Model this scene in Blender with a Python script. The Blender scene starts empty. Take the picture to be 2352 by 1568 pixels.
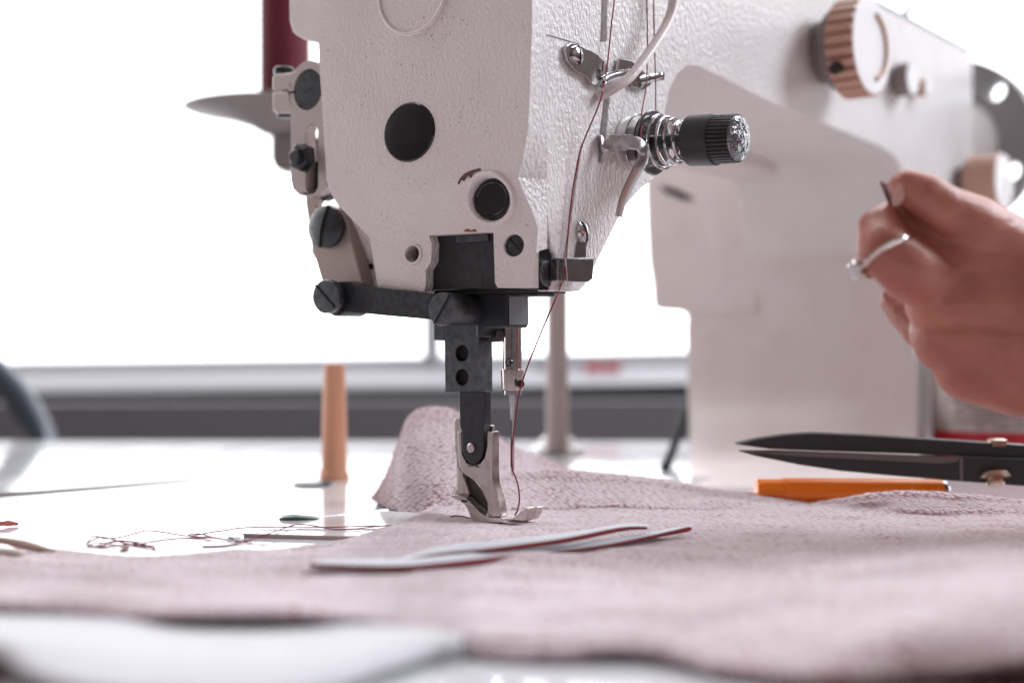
import bpy, bmesh, math, random
import numpy as np
from mathutils import Vector, Matrix
from mathutils.geometry import tessellate_polygon
random.seed(7)
S = 0.001                                   # every length below is in millimetres
scn = bpy.context.scene
COL = scn.collection

# ------------------------------------------------------------------ camera, world, lamps
FP, CX, CY, H = 3000.0, 1176.0, 784.0, 73.0  # focal length in units of a 2352 x 1568 picture, eye height in mm
cam_d = bpy.data.cameras.new('camera')
cam = bpy.data.objects.new('camera', cam_d); COL.objects.link(cam)
cam.location = (0, 0, H*S); cam.rotation_euler = (math.pi/2, 0, 0)
cam_d.sensor_width = 36; cam_d.lens = FP/2352*36
cam_d.clip_start = 0.01; cam_d.clip_end = 60
cam_d.dof.use_dof = True; cam_d.dof.focus_distance = 0.512; cam_d.dof.aperture_fstop = 4.3
scn.camera = cam

w = bpy.data.worlds.new('World'); scn.world = w; w.use_nodes = True
wn, wl = w.node_tree.nodes, w.node_tree.links
bg = wn['Background']
tc = wn.new('ShaderNodeTexCoord'); sep = wn.new('ShaderNodeSeparateXYZ')
wl.new(tc.outputs['Generated'], sep.inputs[0])
rmp = wn.new('ShaderNodeValToRGB'); mr = wn.new('ShaderNodeMapRange')
mr.inputs[1].default_value = -1; mr.inputs[2].default_value = 1
wl.new(sep.outputs['Z'], mr.inputs[0]); wl.new(mr.outputs[0], rmp.inputs[0])
e = rmp.color_ramp.elements
e[0].position = 0.30; e[0].color = (0.16, 0.10, 0.10, 1)
e[1].position = 0.75; e[1].color = (0.80, 0.65, 0.66, 1)
x = e.new(0.5); x.color = (0.42, 0.305, 0.305, 1)
nz = wn.new('ShaderNodeTexNoise'); nz.inputs['Scale'].default_value = 2.3; nz.inputs['Detail'].default_value = 2
wl.new(tc.outputs['Generated'], nz.inputs['Vector'])
r2 = wn.new('ShaderNodeValToRGB'); r2.color_ramp.elements[0].position = .36; r2.color_ramp.elements[1].position = .64
r2.color_ramp.elements[0].color = (.45, .45, .45, 1); r2.color_ramp.elements[1].color = (1.5, 1.5, 1.5, 1)
wl.new(nz.outputs['Fac'], r2.inputs[0])
mx = wn.new('ShaderNodeMix'); mx.data_type = 'RGBA'; mx.blend_type = 'MULTIPLY'; mx.inputs[0].default_value = 1
wl.new(rmp.outputs[0], mx.inputs[6]); wl.new(r2.outputs[0], mx.inputs[7])
wl.new(mx.outputs[2], bg.inputs[0]); bg.inputs[1].default_value = 0.27

def area(name, loc, target, sx, sy, power, color):
    d = bpy.data.lights.new(name, 'AREA'); d.shape = 'RECTANGLE'; d.size = sx; d.size_y = sy
    d.energy = power; d.color = color
    o = bpy.data.objects.new(name, d); COL.objects.link(o)
    o.location = Vector(loc)*S
    o.rotation_euler = (Vector(target)*S - Vector(loc)*S).to_track_quat('-Z', 'Y').to_euler()
    return o
area('right_window_light', (3200, 950, 2500), (150, 650, 150), 1.5, 1.5, 132, (0.86, 0.92, 1.0))
area('front_window_light', (900, -500, 700), (0, 500, 130), 0.45, 0.8, 0.22, (1.0, 0.95, 0.93))

vs = scn.view_settings
vs.view_transform = 'Standard'; vs.look = 'None'; vs.exposure = 0.36; vs.gamma = 1; vs.use_curve_mapping = False
scn.render.engine = 'CYCLES'
scn.cycles.use_denoising = True
scn.cycles.max_bounces = 8

# ------------------------------------------------------------------ coordinates
def P(px, py, Y):                            # picture point at depth Y
    return Vector(((px-CX)*Y/FP, Y, H-(py-CY)*Y/FP))
def T(px, py, z=0.0):                        # picture point at height z above the table
    return P(px, py, FP*(H-z)/(py-CY))
def zat(py, Y): return H-(py-CY)*Y/FP
TH = math.radians(38)
U = Vector((math.cos(TH), -math.sin(TH), 0))  # towards the operator
A = Vector((math.sin(TH), math.cos(TH), 0))   # along the arm
NX, NY = 0.17, 517.0
N0 = Vector((NX, NY, 0))
Zv = Vector((0, 0, 1))
def L(s, t, z): return N0 + U*s + A*t + Zv*z
def M(px, py, t):                            # picture point on a plane across the arm
    k = (px-CX)/FP
    Y = (t + A.x*NX + A.y*NY)/(A.x*k + A.y)
    return P(px, py, Y)
def F(px, py, s):                            # picture point on a plane along the arm front
    k = (px-CX)/FP
    Y = (s + U.x*NX + U.y*NY)/(U.x*k + U.y)
    return P(px, py, Y)
def ST(p):
    d = p - N0
    return d.dot(U), d.dot(A), p.z

# ------------------------------------------------------------------ mesh builder
class MB:
    def __init__(s): s.v = []; s.f = []
    def add(s, vs, fs):
        o = len(s.v); s.v += [Vector(q) for q in vs]; s.f += [tuple(o+i for i in f) for f in fs]; return s
    def loft(s, a, b, holes=()):              # two matching outlines (+ matching holes) closed into a solid
        loops = [(a, b)] + list(holes)
        tri = tessellate_polygon([[Vector(q) for q in l[0]] for l in loops])
        va = [q for l in loops for q in l[0]]; vb = [q for l in loops for q in l[1]]
        n = len(va); fs = [tuple(t) for t in tri] + [tuple(n+i for i in reversed(t)) for t in tri]
        o = 0
        for l in loops:
            m = len(l[0])
            for i in range(m):
                j = (i+1) % m
                fs.append((o+i, o+j, n+o+j, n+o+i))
            o += m
        return s.add(va+vb, fs)
    def prism(s, poly, vec, holes=()):
        vec = Vector(vec)
        return s.loft(poly, [Vector(q)+vec for q in poly], [(h, [Vector(q)+vec for q in h]) for h in holes])
    def lathe(s, o, d, prof, n=40, cap=True, rib=0, ribdepth=0, ax=None):
        d = Vector(d).normalized(); o = Vector(o)
        u = Vector(ax) if ax else d.orthogonal()
        u = (u - d*u.dot(d)).normalized(); v_ = d.cross(u)
        vs, fs = [], []
        for h, r in prof:
            for i in range(n):
                a = 2*math.pi*i/n
                rr = r
                if rib: rr = r - (ribdepth if i % 4 == 3 else 0)*(1 if r > ribdepth*3 else 0)
                vs.append(o + d*h + (u*math.cos(a)+v_*math.sin(a))*rr)
        for k in range(len(prof)-1):
            for i in range(n):
                j = (i+1) % n
                fs.append((k*n+i, k*n+j, (k+1)*n+j, (k+1)*n+i))
        if cap:
            fs.append(tuple(range(n-1, -1, -1))); fs.append(tuple((len(prof)-1)*n+i for i in range(n)))
        return s.add(vs, fs)
    def tube(s, pts, r, n=8, flat=None, up=None, closed=False):  # flat: ratio of the second radius
        pts = [Vector(p) for p in pts]; m = len(pts)
        rs = r if isinstance(r, (list, tuple)) else [r]*m
        vs, fs = [], []; prev = None
        for k in range(m):
            if closed: d = (pts[(k+1) % m]-pts[k-1]).normalized()
            else: d = (pts[min(k+1, m-1)]-pts[max(k-1, 0)]).normalized()
            if up is not None: u = Vector(up)
            elif prev is None: u = d.orthogonal()
            else: u = prev
            u = (u - d*u.dot(d)).normalized(); prev = u; v_ = d.cross(u)
            for i in range(n):
                a = 2*math.pi*i/n
                vs.append(pts[k] + u*math.cos(a)*rs[k] + v_*math.sin(a)*rs[k]*(flat or 1))
        for k in range(m if closed else m-1):
            k2 = (k+1) % m
            for i in range(n):
                j = (i+1) % n
                fs.append((k*n+i, k*n+j, k2*n+j, k2*n+i))
        if not closed:
            fs.append(tuple(range(n-1, -1, -1))); fs.append(tuple((m-1)*n+i for i in range(n)))
        return s.add(vs, fs)
    def box(s, c, ax, ay, az):
        c = Vector(c); ax, ay, az = Vector(ax), Vector(ay), Vector(az)
        vs = [c+ax*i+ay*j+az*k for k in (-1, 1) for j in (-1, 1) for i in (-1, 1)]
        return s.add(vs, [(0,2,3,1),(4,5,7,6),(0,1,5,4),(2,6,7,3),(0,4,6,2),(1,3,7,5)])
    def grid(s, rows):
        nu = len(rows[0]); vs = [q for r in rows for q in r]
        fs = [(j*nu+i, j*nu+i+1, (j+1)*nu+i+1, (j+1)*nu+i) for j in range(len(rows)-1) for i in range(nu-1)]
        return s.add(vs, fs)
    def widen(s, c, f=1.16):
        c = Vector(c); s.v = [q+U*((q-c).dot(U)*(f-1)) for q in s.v]; return s
    def build(s, name, m, parent=None, bevel=0, seg=2, ang=30, uv=None, recalc=True, smooth=True, blimit=32):
        me = bpy.data.meshes.new(name)
        org = parent['o_mm'] if parent is not None else None
        org = Vector(org) if org is not None else Vector((0, 0, 0))
        me.from_pydata([((q-org)*S)[:] for q in s.v], [], s.f); me.validate()
        if recalc:
            bm = bmesh.new(); bm.from_mesh(me)
            bmesh.ops.remove_doubles(bm, verts=bm.verts, dist=1e-6)
            bmesh.ops.recalc_face_normals(bm, faces=bm.faces); bm.to_mesh(me); bm.free()
        if smooth:
            me.polygons.foreach_set('use_smooth', [True]*len(me.polygons))
            me.set_sharp_from_angle(angle=math.radians(ang))
        me.materials.append(m)
        o = bpy.data.objects.new(name, me); COL.objects.link(o)
        if uv is not None:
            ul = me.uv_layers.new(name='UVMap')
            for lp in me.loops: ul.data[lp.index].uv = uv[lp.vertex_index]
        if bevel:
            b = o.modifiers.new('bevel', 'BEVEL'); b.width = bevel*S; b.segments = seg
            b.limit_method = 'ANGLE'; b.angle_limit = math.radians(blimit); b.use_clamp_overlap = True
            b.harden_normals = True
        if parent is not None: o.parent = parent.get_o() if hasattr(parent, 'get_o') else parent['o']
        return o
class Part(dict):
    pass
def thing(name, label, cat, base, group=None):
    o = bpy.data.objects.new(name, None); COL.objects.link(o)
    o.location = Vector(base)*S; o.empty_display_size = 0.01
    tag(o, label, cat, group)
    return Part(o=o, o_mm=Vector(base))
def tag(o, label=None, cat=None, group=None, kind=None):
    if label: o['label'] = label
    if cat: o['category'] = cat
    if group: o['group'] = group
    if kind: o['kind'] = kind
    return o
def sub(o, of):                              # a parent handle for sub-parts (parent sits at its thing's base)
    return Part(o=o, o_mm=of['o_mm'])
def circ(c, d, r, n=28, squash=1, ax=None):
    d = Vector(d).normalized(); u = Vector(ax) if ax else Zv
    u = (u-d*u.dot(d)).normalized(); v_ = d.cross(u)
    return [Vector(c)+u*math.cos(2*math.pi*i/n)*r+v_*math.sin(2*math.pi*i/n)*r*squash for i in range(n)]
def spline(pts, k=8, closed=False):
    pts = [np.array(p[:], float) for p in pts]; n = len(pts); out = []
    for i in range(n if closed else n-1):
        if closed: p0, p1, p2, p3 = pts[i-1], pts[i], pts[(i+1) % n], pts[(i+2) % n]
        else: p0, p1, p2, p3 = pts[max(i-1, 0)], pts[i], pts[i+1], pts[min(i+2, n-1)]
        for j in range(k):
            t = j/k
            out.append(.5*((2*p1)+(-p0+p2)*t+(2*p0-5*p1+4*p2-p3)*t*t+(-p0+3*p1-3*p2+p3)*t**3))
    if not closed: out.append(pts[-1])
    return [Vector(q) for q in out] if len(pts[0]) in (2, 3) else out
def interp(ctrl, x):                         # smooth interpolation of tuples keyed by their first entry
    xs = [c[0] for c in ctrl]
    if x <= xs[0]: return np.array(ctrl[0][1:], float)
    if x >= xs[-1]: return np.array(ctrl[-1][1:], float)
    i = max(k for k in range(len(xs)) if xs[k] <= x)
    v = [np.array(c[1:], float) for c in ctrl]
    def m(k):
        if k == 0 or k == len(xs)-1: return np.zeros_like(v[0]) if len(xs) == 2 else ((v[1]-v[0])/(xs[1]-xs[0]) if k == 0 else (v[-1]-v[-2])/(xs[-1]-xs[-2]))
        return (v[k+1]-v[k-1])/(xs[k+1]-xs[k-1])
    h = xs[i+1]-xs[i]; t = (x-xs[i])/h
    return (2*t**3-3*t*t+1)*v[i]+(t**3-2*t*t+t)*h*m(i)+(-2*t**3+3*t*t)*v[i+1]+(t**3-t*t)*h*m(i+1)

# ------------------------------------------------------------------ materials
def mat(name, col, rough=.5, metal=0, spec=.5, **kw):
    m = bpy.data.materials.new(name); m.use_nodes = True
    b = m.node_tree.nodes['Principled BSDF']
    b.inputs['Base Color'].default_value = (*col, 1); b.inputs['Roughness'].default_value = rough
    b.inputs['Metallic'].default_value = metal; b.inputs['Specular IOR Level'].default_value = spec
    for k, v_ in kw.items(): b.inputs[k].default_value = v_
    return m
def nodes(m): return m.node_tree.nodes, m.node_tree.links, m.node_tree.nodes['Principled BSDF']
def noise(m, scale, detail=3, stretch=(1, 1, 1), rough=.5, coord='Object', rot=(0,0,0)):
    n, l, b = nodes(m)
    t = n.new('ShaderNodeTexCoord'); mp = n.new('ShaderNodeMapping'); mp.inputs['Scale'].default_value = stretch
    mp.inputs['Rotation'].default_value = rot
    z = n.new('ShaderNodeTexNoise'); z.inputs['Scale'].default_value = scale; z.inputs['Detail'].default_value = detail
    z.inputs['Roughness'].default_value = rough
    l.new(t.outputs[coord], mp.inputs[0]); l.new(mp.outputs[0], z.inputs['Vector'])
    return z.outputs['Fac']
def ramp(m, fac, stops):
    n, l, b = nodes(m)
    r = n.new('ShaderNodeValToRGB'); l.new(fac, r.inputs[0])
    es = r.color_ramp.elements
    for i, (p, c) in enumerate(stops):
        q = es[i] if i < 2 else es.new(p)
        q.position = p; q.color = (*c, 1) if len(c) == 3 else c
    return r.outputs[0]
def mixc(m, fac, a, b_, mode='MIX'):
    n, l, b = nodes(m)
    x = n.new('ShaderNodeMix'); x.data_type = 'RGBA'; x.blend_type = mode
    for sck, val in ((x.inputs[0], fac), (x.inputs[6], a), (x.inputs[7], b_)):
        if hasattr(val, 'links'): l.new(val, sck)
        elif isinstance(val, (int, float)): sck.default_value = val
        else: sck.default_value = (*val, 1)
    return x.outputs[2]
def bump(m, h, dist, strength=1.0, prev=None):
    n, l, b = nodes(m)
    x = n.new('ShaderNodeBump'); x.inputs['Distance'].default_value = dist*S; x.inputs['Strength'].default_value = strength
    l.new(h, x.inputs['Height'])
    if prev: l.new(prev, x.inputs['Normal'])
    l.new(x.outputs[0], b.inputs['Normal']); return x.outputs[0]
def setc(m, c): nodes(m)[1].new(c, nodes(m)[2].inputs['Base Color'])
def setr(m, c): nodes(m)[1].new(c, nodes(m)[2].inputs['Roughness'])

def paint(name, col, bscale, bdist, stretch=(1, 1, 1), rough=.38, specks=.70):
    m = mat(name, col, rough)
    f = noise(m, 900, 2)
    big = noise(m, 40, 3)
    c = mixc(m, ramp(m, big, [(.4, (0, 0, 0)), (.75, (1, 1, 1))]), col, tuple(q*k for q, k in zip(col, (.95, .93, .925))))
    patch = noise(m, 60, 2)
    sp = mixc(m, 1.0, ramp(m, f, [(specks, (0, 0, 0)), (specks+.05, (1, 1, 1))]), ramp(m, patch, [(.5, (0, 0, 0)), (.62, (1, 1, 1))]), 'MULTIPLY')
    c = mixc(m, sp, c, (.34, .26, .24))
    setc(m, c)
    n1 = bump(m, noise(m, bscale, 2.5, stretch, .55), bdist)
    return m
M_paint = paint('machine_paint', (.71, .63, .615), 800, .30, specks=.645)
M_paint2 = paint('front_paint', (.74, .70, .69), 760, 1.15, (1, 1, .55), .26, .70)
M_bed = mat('gloss_white', (.58, .58, .60), .10, 0, .6)
setr(M_bed, ramp(M_bed, noise(M_bed, 25, 4), [(.3, (.045,)*3), (.75, (.11,)*3)]))
M_black = mat('black_metal', (.018, .019, .022), .38, 0, .5)
setr(M_black, ramp(M_black, noise(M_black, 400, 3), [(.3, (.28,)*3), (.7, (.48,)*3)]))
bump(M_black, noise(M_black, 1500, 2), .03)
M_blackm = mat('blackened_steel', (.10, .105, .115), .38, .85)
setc(M_blackm, ramp(M_blackm, noise(M_blackm, 300, 4), [(.3, (.075, .08, .09)), (.75, (.15, .155, .165))]))
bump(M_blackm, noise(M_blackm, 1800, 2), .04)
M_plug = mat('black_rubber', (.012, .012, .014), .16, 0, .5)
M_chrome = mat('chrome', (.50, .485, .49), .17, 1)
setr(M_chrome, ramp(M_chrome, noise(M_chrome, 350, 4), [(.3, (.13,)*3), (.75, (.2,)*3)]))
M_nickel = mat('worn_nickel', (.56, .49, .46), .24, 1)
setc(M_nickel, ramp(M_nickel, noise(M_nickel, 220, 5, rough=.65), [(.28, (.44, .37, .35)), (.5, (.57, .505, .485)), (.8, (.64, .58, .56))]))
setr(M_nickel, ramp(M_nickel, noise(M_nickel, 150, 4), [(.3, (.16,)*3), (.75, (.38,)*3)]))
M_disc = mat('dark_chrome', (.22, .215, .22), .2, 1)
M_lever = mat('grey_steel', (.44, .42, .42), .3, .9)
M_cast = mat('cast_plate', (.36, .29, .26), .42, .75)
bump(M_cast, noise(M_cast, 1600, 3), .12)
M_satin = mat('satin_plate', (.46, .39, .37), .42, .6)
M_steel = mat('ground_steel', (.33, .36, .40), .32, .9)
bump(M_steel, noise(M_steel, 700, 3, (1, 1, .25)), .12)
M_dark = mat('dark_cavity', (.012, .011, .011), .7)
M_slot = mat('slot_grey', (.10, .085, .08), .6)
M_thread = mat('burgundy_thread', (.21, .008, .024), .55)
bump(M_thread, noise(M_thread, 2500, 2), .1)
M_tcone = mat('burgundy_wound_thread', (.135, .008, .022), .65)
bump(M_tcone, noise(M_tcone, 160, 2, (.3, .3, 6)), .3)
M_peach = mat('peach_plastic', (.72, .36, .22), .45)
M_tan = mat('tan_plastic', (.52, .31, .23), .45)
M_greyp = mat('grey_plastic', (.22, .185, .18), .45)
M_pole = mat('pole_paint', (.42, .35, .33), .4)
M_white = mat('white_plastic', (.85, .84, .84), .35)
M_orange = mat('orange_plastic', (1.0, .235, .012), .22, 0, .5)
M_orange2 = mat('orange_card', (.75, .25, .06), .6)
M_red = mat('red_edging', (.19, .008, .014), .7)
M_shear = mat('shear_black', (.022, .021, .022), .36, 0, .45)
M_edge = mat('shear_edge', (.16, .14, .14), .38, .8)
M_brass = mat('brassy_screw', (.46, .33, .26), .28, 1)
M_beige = mat('beige_edge', (.48, .41, .37), .6)
bump(M_beige, noise(M_beige, 900, 3), .15)
M_tin = mat('printed_tin', (.42, .36, .34), .35, .2)
M_tinred = mat('printed_tin_red', (.42, .006, .02), .3)
M_print = mat('print_ink', (.13, .10, .095), .6)
M_frame = mat('window_frame_white', (.56, .56, .59), .4)
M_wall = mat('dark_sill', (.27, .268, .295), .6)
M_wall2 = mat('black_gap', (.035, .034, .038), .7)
M_hose = mat('hose_rubber', (.05, .065, .085), .3)
M_sticker = mat('red_print', (.75, .02, .02), .5)
M_ink = mat('grey_print', (.12, .11, .12), .5)
M_maroon = mat('maroon_reflection', (.10, .018, .016), .85)  # tone of the shaded cloth underside as mirrored in the table
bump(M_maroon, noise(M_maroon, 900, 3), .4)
M_scrap = mat('beige_scrap', (.34, .24, .19), .85)
M_pscrap = mat('pink_scrap', (.80, .26, .26), .85)
M_skin = mat('skin', (.43, .215, .155), .42, 0, .45)
n_, l_, b_ = nodes(M_skin)
b_.inputs['Subsurface Weight'].default_value = .18; b_.inputs['Subsurface Radius'].default_value = (.006, .0025, .0015); b_.inputs['Subsurface Scale'].default_value = 1.0
setc(M_skin, ramp(M_skin, noise(M_skin, 60, 4), [(.3, (.34, .108, .075)), (.7, (.45, .17, .118))]))
b1_ = bump(M_skin, noise(M_skin, 900, 3, (1, 1, 1)), .16)
bump(M_skin, noise(M_skin, 130, 3, (.5, 1, 1.6)), .9, 1.0, b1_)
M_nail = mat('nail', (.62, .36, .31), .22)
M_gold = mat('ring_metal', (.74, .66, .60), .16, 1)
M_gem = mat('gem', (.95, .95, .98), .04, 0, 1.0)
nodes(M_gem)[2].inputs['Transmission Weight'].default_value = .55

def cloth(name, base, dark, light, dist=.5):  # slanted knit stitches laid out in millimetres on the cloth's own UV
    m = mat(name, base, .92, 0, .2)
    n, l, b = nodes(m)
    b.inputs['Sheen Weight'].default_value = .7; b.inputs['Sheen Roughness'].default_value = .45
    t = n.new('ShaderNodeTexCoord')
    def vor(sx, sy, rot, rnd):
        mp = n.new('ShaderNodeMapping'); mp.inputs['Scale'].default_value = (sx, sy, 1); mp.inputs['Rotation'].default_value = (0, 0, rot)
        l.new(t.outputs['UV'], mp.inputs[0])
        v = n.new('ShaderNodeTexVoronoi'); v.voronoi_dimensions = '2D'; v.inputs['Scale'].default_value = 1; v.inputs['Randomness'].default_value = rnd
        l.new(mp.outputs[0], v.inputs['Vector']); return v.outputs['Distance']
    # uv in mm
    v1 = vor(.42, .85, .42, .6)
    z1 = noise(m, .07, 3, (1, 1, 1), coord='UV'); z2 = noise(m, 1.7, 3, (1, 1, 1), coord='UV')
    hgt = n.new('ShaderNodeMath'); hgt.operation = 'MULTIPLY_ADD'
    l.new(v1, hgt.inputs[0]); hgt.inputs[1].default_value = -1.0
    l.new(z2, hgt.inputs[2])
    gap = ramp(m, v1, [(.34, (0, 0, 0)), (.62, (1, 1, 1))])
    amt = ramp(m, z1, [(.30, (.35,)*3), (.68, (1, 1, 1))])
    f = mixc(m, 1.0, gap, amt, 'MULTIPLY')
    cc = mixc(m, ramp(m, z2, [(.3, (0, 0, 0)), (.7, (1, 1, 1))]), base, light)
    setc(m, mixc(m, f, cc, dark))
    nb = bump(m, hgt.outputs[0], dist, .9)
    tr = n.new('ShaderNodeBsdfTranslucent'); tr.inputs[0].default_value = (*light, 1); l.new(nb, tr.inputs['Normal'])
    ms = n.new('ShaderNodeMixShader'); ms.inputs[0].default_value = .10
    l.new(b.outputs[0], ms.inputs[1]); l.new(tr.outputs[0], ms.inputs[2]); l.new(ms.outputs[0], n['Material Output'].inputs[0])
    return m
M_knit = cloth('pink_knit', (.88, .705, .735), (.38, .15, .17), (.94, .85, .875), 1.0)
M_lining = cloth('white_lining', (.60, .60, .63), (.50, .48, .52), (.70, .69, .71), .2)
M_ribbon = mat('white_ribbon', (.52, .53, .57), .55)
bump(M_ribbon, noise(M_ribbon, 1400, 2), .15)
M_fuzz = mat('pink_fuzz', (.80, .66, .67), .9)

# ------------------------------------------------------------------ setting: sky, window wall, table
m_sky = bpy.data.materials.new('bright_sky'); m_sky.use_nodes = True
nn = m_sky.node_tree.nodes; nn.remove(nn['Principled BSDF'])
em = nn.new('ShaderNodeEmission'); em.inputs[0].default_value = (.97, .975, 1, 1); em.inputs[1].default_value = 2.8
m_sky.node_tree.links.new(em.outputs[0], nn['Material Output'].inputs[0])
b = MB(); rows = []
for z, rad in ((-600, 4200), (600, 4200), (1800, 4100), (3000, 3700), (3900, 2900), (4500, 1900)):
    rows.append([Vector((rad*math.sin(a), rad*math.cos(a), z)) for a in np.linspace(-1.25, .84, 24)])
b.grid(rows)
tag(b.build('sky', m_sky, recalc=False), kind='structure')

def rail(b, pts_top, pts_bot, depth=40):     # quads along picture points with depth
    top = [P(*q) for q in pts_top]; bot = [P(*q) for q in pts_bot]
    bk = [q+Vector((0, depth, 0)) for q in top]; bk2 = [P(x_, y_, Y_)+Vector((0, depth, 0)) for x_, y_, Y_ in pts_bot]
    b.loft(top+bot[::-1], bk+bk2[::-1])
win = thing('window', 'white framed window with a grey mullion and blown out panes behind the sewing table', 'window', (0, 1500, -40))
b = MB(); rail(b, [(-500, 836, 1420), (970, 818, 1420), (2000, 796, 1420), (3400, 780, 1420)], [(-500, 862, 1420), (970, 846, 1420), (2000, 824, 1420), (3400, 806, 1420)], 45)
b.build('frame', M_frame, win, bevel=4)
b = MB(); rail(b, [(-500, 863, 1400), (970, 847, 1400), (2000, 826, 1400), (3400, 808, 1400)], [(-500, 905, 1380), (970, 893, 1380), (2000, 872, 1380), (3400, 860, 1380)], 60)
b.build('sill_rail', M_frame, win, bevel=4)
b = MB(); b.prism([P(972, 830, 1410), P(1010, 830, 1410), P(1010, -900, 1410), P(972, -900, 1410)], (0, 40, 0))
b.build('mullion', M_frame, win, bevel=3)
b = MB()
for x0, x1 in ((1232, 1262), (1268, 1288), (1312, 1328)):
    b.prism([P(x0, 843, 1397), P(x1, 842, 1397), P(x1, 862, 1397), P(x0, 863, 1397)], (0, 2, 0))
b.build('grey_lettering', M_ink, win)
b = MB()
for x0, x1 in ((1345, 1380), (1386, 1424)):
    b.prism([P(x0, 836, 1394), P(x1, 835, 1394), P(x1, 868, 1394), P(x0, 869, 1394)], (0, 2, 0))
b.build('red_lettering', M_sticker, win)
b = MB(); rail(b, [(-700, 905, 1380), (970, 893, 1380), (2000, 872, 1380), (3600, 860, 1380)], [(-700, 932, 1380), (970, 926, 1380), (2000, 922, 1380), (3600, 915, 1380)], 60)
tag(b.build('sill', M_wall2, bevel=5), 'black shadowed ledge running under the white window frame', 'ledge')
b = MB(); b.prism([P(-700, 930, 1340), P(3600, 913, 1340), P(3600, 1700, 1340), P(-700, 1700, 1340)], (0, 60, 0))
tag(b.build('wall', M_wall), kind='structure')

tab = thing('sewing_table', 'glossy white sewing table top reflecting the bright window', 'table', (0, 500, 0))
YB = FP*H/(1013-CY)
b = MB(); b.prism([Vector((-900, -250, 0)), Vector((900, -250, 0)), Vector((900, YB-10, 0)), Vector((-900, YB+12, 0))], (0, 0, -28))
b.build('tabletop', M_bed, tab, bevel=2)
for lx, ly in ((-840, 60), (840, 60), (-840, 860), (840, 860)):
    b = MB(); b.box((lx, ly, -385), (18, 0, 0), (0, 18, 0), (0, 0, 357)); b.build('leg', M_blackm, tab, bevel=2)
b = MB()
seam = [T(-900, 1190, .25), T(-400, 1166, .25), T(-100, 1146, .25), T(0, 1137, .25), T(300, 1113, .25), T(500, 1096, .25), T(740, 1079, .25)]
b.tube(seam, [2.6, 2.6, 2.6, 2.6, 2.2, 1.7, 1.0], 6, .4, up=(0, 1, 0))
b.build('seam', mat('seam_brown', (.085, .05, .045), .6), tab)
b = MB()
b.prism([T(-3000, 2400, .0)*0+Vector((-700, 20, -700)), Vector((700, 20, -700)), Vector((700, 900, -700)), Vector((-700, 900, -700))], (0, 0, -5))

# ------------------------------------------------------------------ sewing machine
mc = thing('sewing_machine', 'off-white industrial sewing machine with textured paint and black metal linkage', 'sewing machine', N0)
SF = 27.0
# the big casting: silhouette on the front plane, with real depth behind it
def Fl(px, py): return F(px, py, SF)
def ltz(t, z): return L(SF, t, z)
outline = [Fl(1229, -300), Fl(1229, 72), Fl(1226, 300), Fl(1220, 480), Fl(1264, 560), Fl(1274, 588), Fl(1266, 657), Fl(1268, 668), Fl(1330, 669), Fl(1345, 655), Fl(1420, 505), Fl(1440, 470), Fl(1482, 425)]
tA = ST(Fl(1529, 330))[1]
arc = [Fl(1519, 400), Fl(1524, 330), Fl(1530, 250), Fl(1540, 205), Fl(1556, 172), Fl(1578, 152), Fl(1604, 153)]
outline += arc
outline += [Fl(1780, 240), Fl(1960, 312), Fl(2025, 338), Fl(2055, 360), Fl(2075, 395), Fl(2085, 440), Fl(2098, 600)]
ce = ST(Fl(2098, 600))[1]
outline += [ltz(ce+1, 1), ltz(ce+95, 1), ltz(459, 30), ltz(459, 258), ltz(452, 263), ltz(120, 263), ltz(-14, 262)]
outline[0] = ltz(-14, 250)
for i in (1, 2):
    s_, t_, z_ = ST(outline[i]); outline[i] = ltz(-14, z_)
s_, t_, z_ = ST(outline[3]); outline[3] = ltz(-14, z_)
slot1 = [Fl(1380, 96), Fl(1393, 96), Fl(1396, -60), Fl(1385, -60)]
slot2 = [Fl(1389, 226), Fl(1400, 226), Fl(1393, 310), Fl(1383, 372), Fl(1375, 373), Fl(1378, 310)]
DEP = 110
b = MB(); b.prism(outline, -U*DEP, [slot1, slot2])
case = b.build('arm_casting', M_paint2, mc, bevel=2.2, seg=3, blimit=25)
# dark inside so that the slots read as slots
b = MB(); b.prism([F(1370, 380, SF-7), F(1410, 380, SF-7), F(1410, -90, SF-7), F(1370, -90, SF-7)], -U*6)
b.build('inner_shield', M_slot, mc)
# column back and rear cover
def Mm(lst, t): return [M(x, y, t) for x, y in lst]
def CF(px, py, off=0.0):                     # picture point on the column's left face
    return M(px, py, ce-1.5+off)
cfp = [CF(*q) for q in [(1480, 300), (1500, 425), (1540, 428), (1560, 436), (1592, 456), (1612, 490), (1630, 540), (1648, 590), (1650, 640), (1625, 690), (1590, 722), (1574, 745), (1578, 900), (1582, 1000), (2099, 1000), (2099, 700), (2096, 560), (2090, 470), (2070, 400), (2040, 362), (1990, 335), (1700, 300)]]
b = MB(); b.prism(cfp, A*60)
b.build('column_front', M_paint, mc, bevel=1.5, seg=3)
rcv = [(1478, 330), (1482, 500), (1487, 600), (1496, 660), (1498, 700), (1506, 712), (1562, 715), (1574, 722), (1740, 722), (1740, 330)]
b = MB(); rcf = [CF(x_, y_, 3.5-4.6*(y_-395)/327) for x_, y_ in rcv]; b.loft(rcf, [q+A*40 for q in rcf])
b.build('rear_cover', M_paint, mc, bevel=2, seg=2)
b = MB(); b.box(L(-68, 190, 218), U*20, A*190, Zv*42)
b.build('arm_rear', M_paint, mc, bevel=5, seg=3)
b = MB(); fr_, fl2 = [], []
for k_ in range(25):
    y_ = 720+(1118-720)*k_/24; g_ = (k_/24)**4.5
    for px_, lst in ((1578+6*k_/24, fr_), (2099+13*k_/24, fl2)):
        lst.append(P(px_, y_, (M(px_, y_, ce-1.2).y-.9*min(1, k_/8))*(1-g_)+T(px_, 1118).y*g_))
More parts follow.
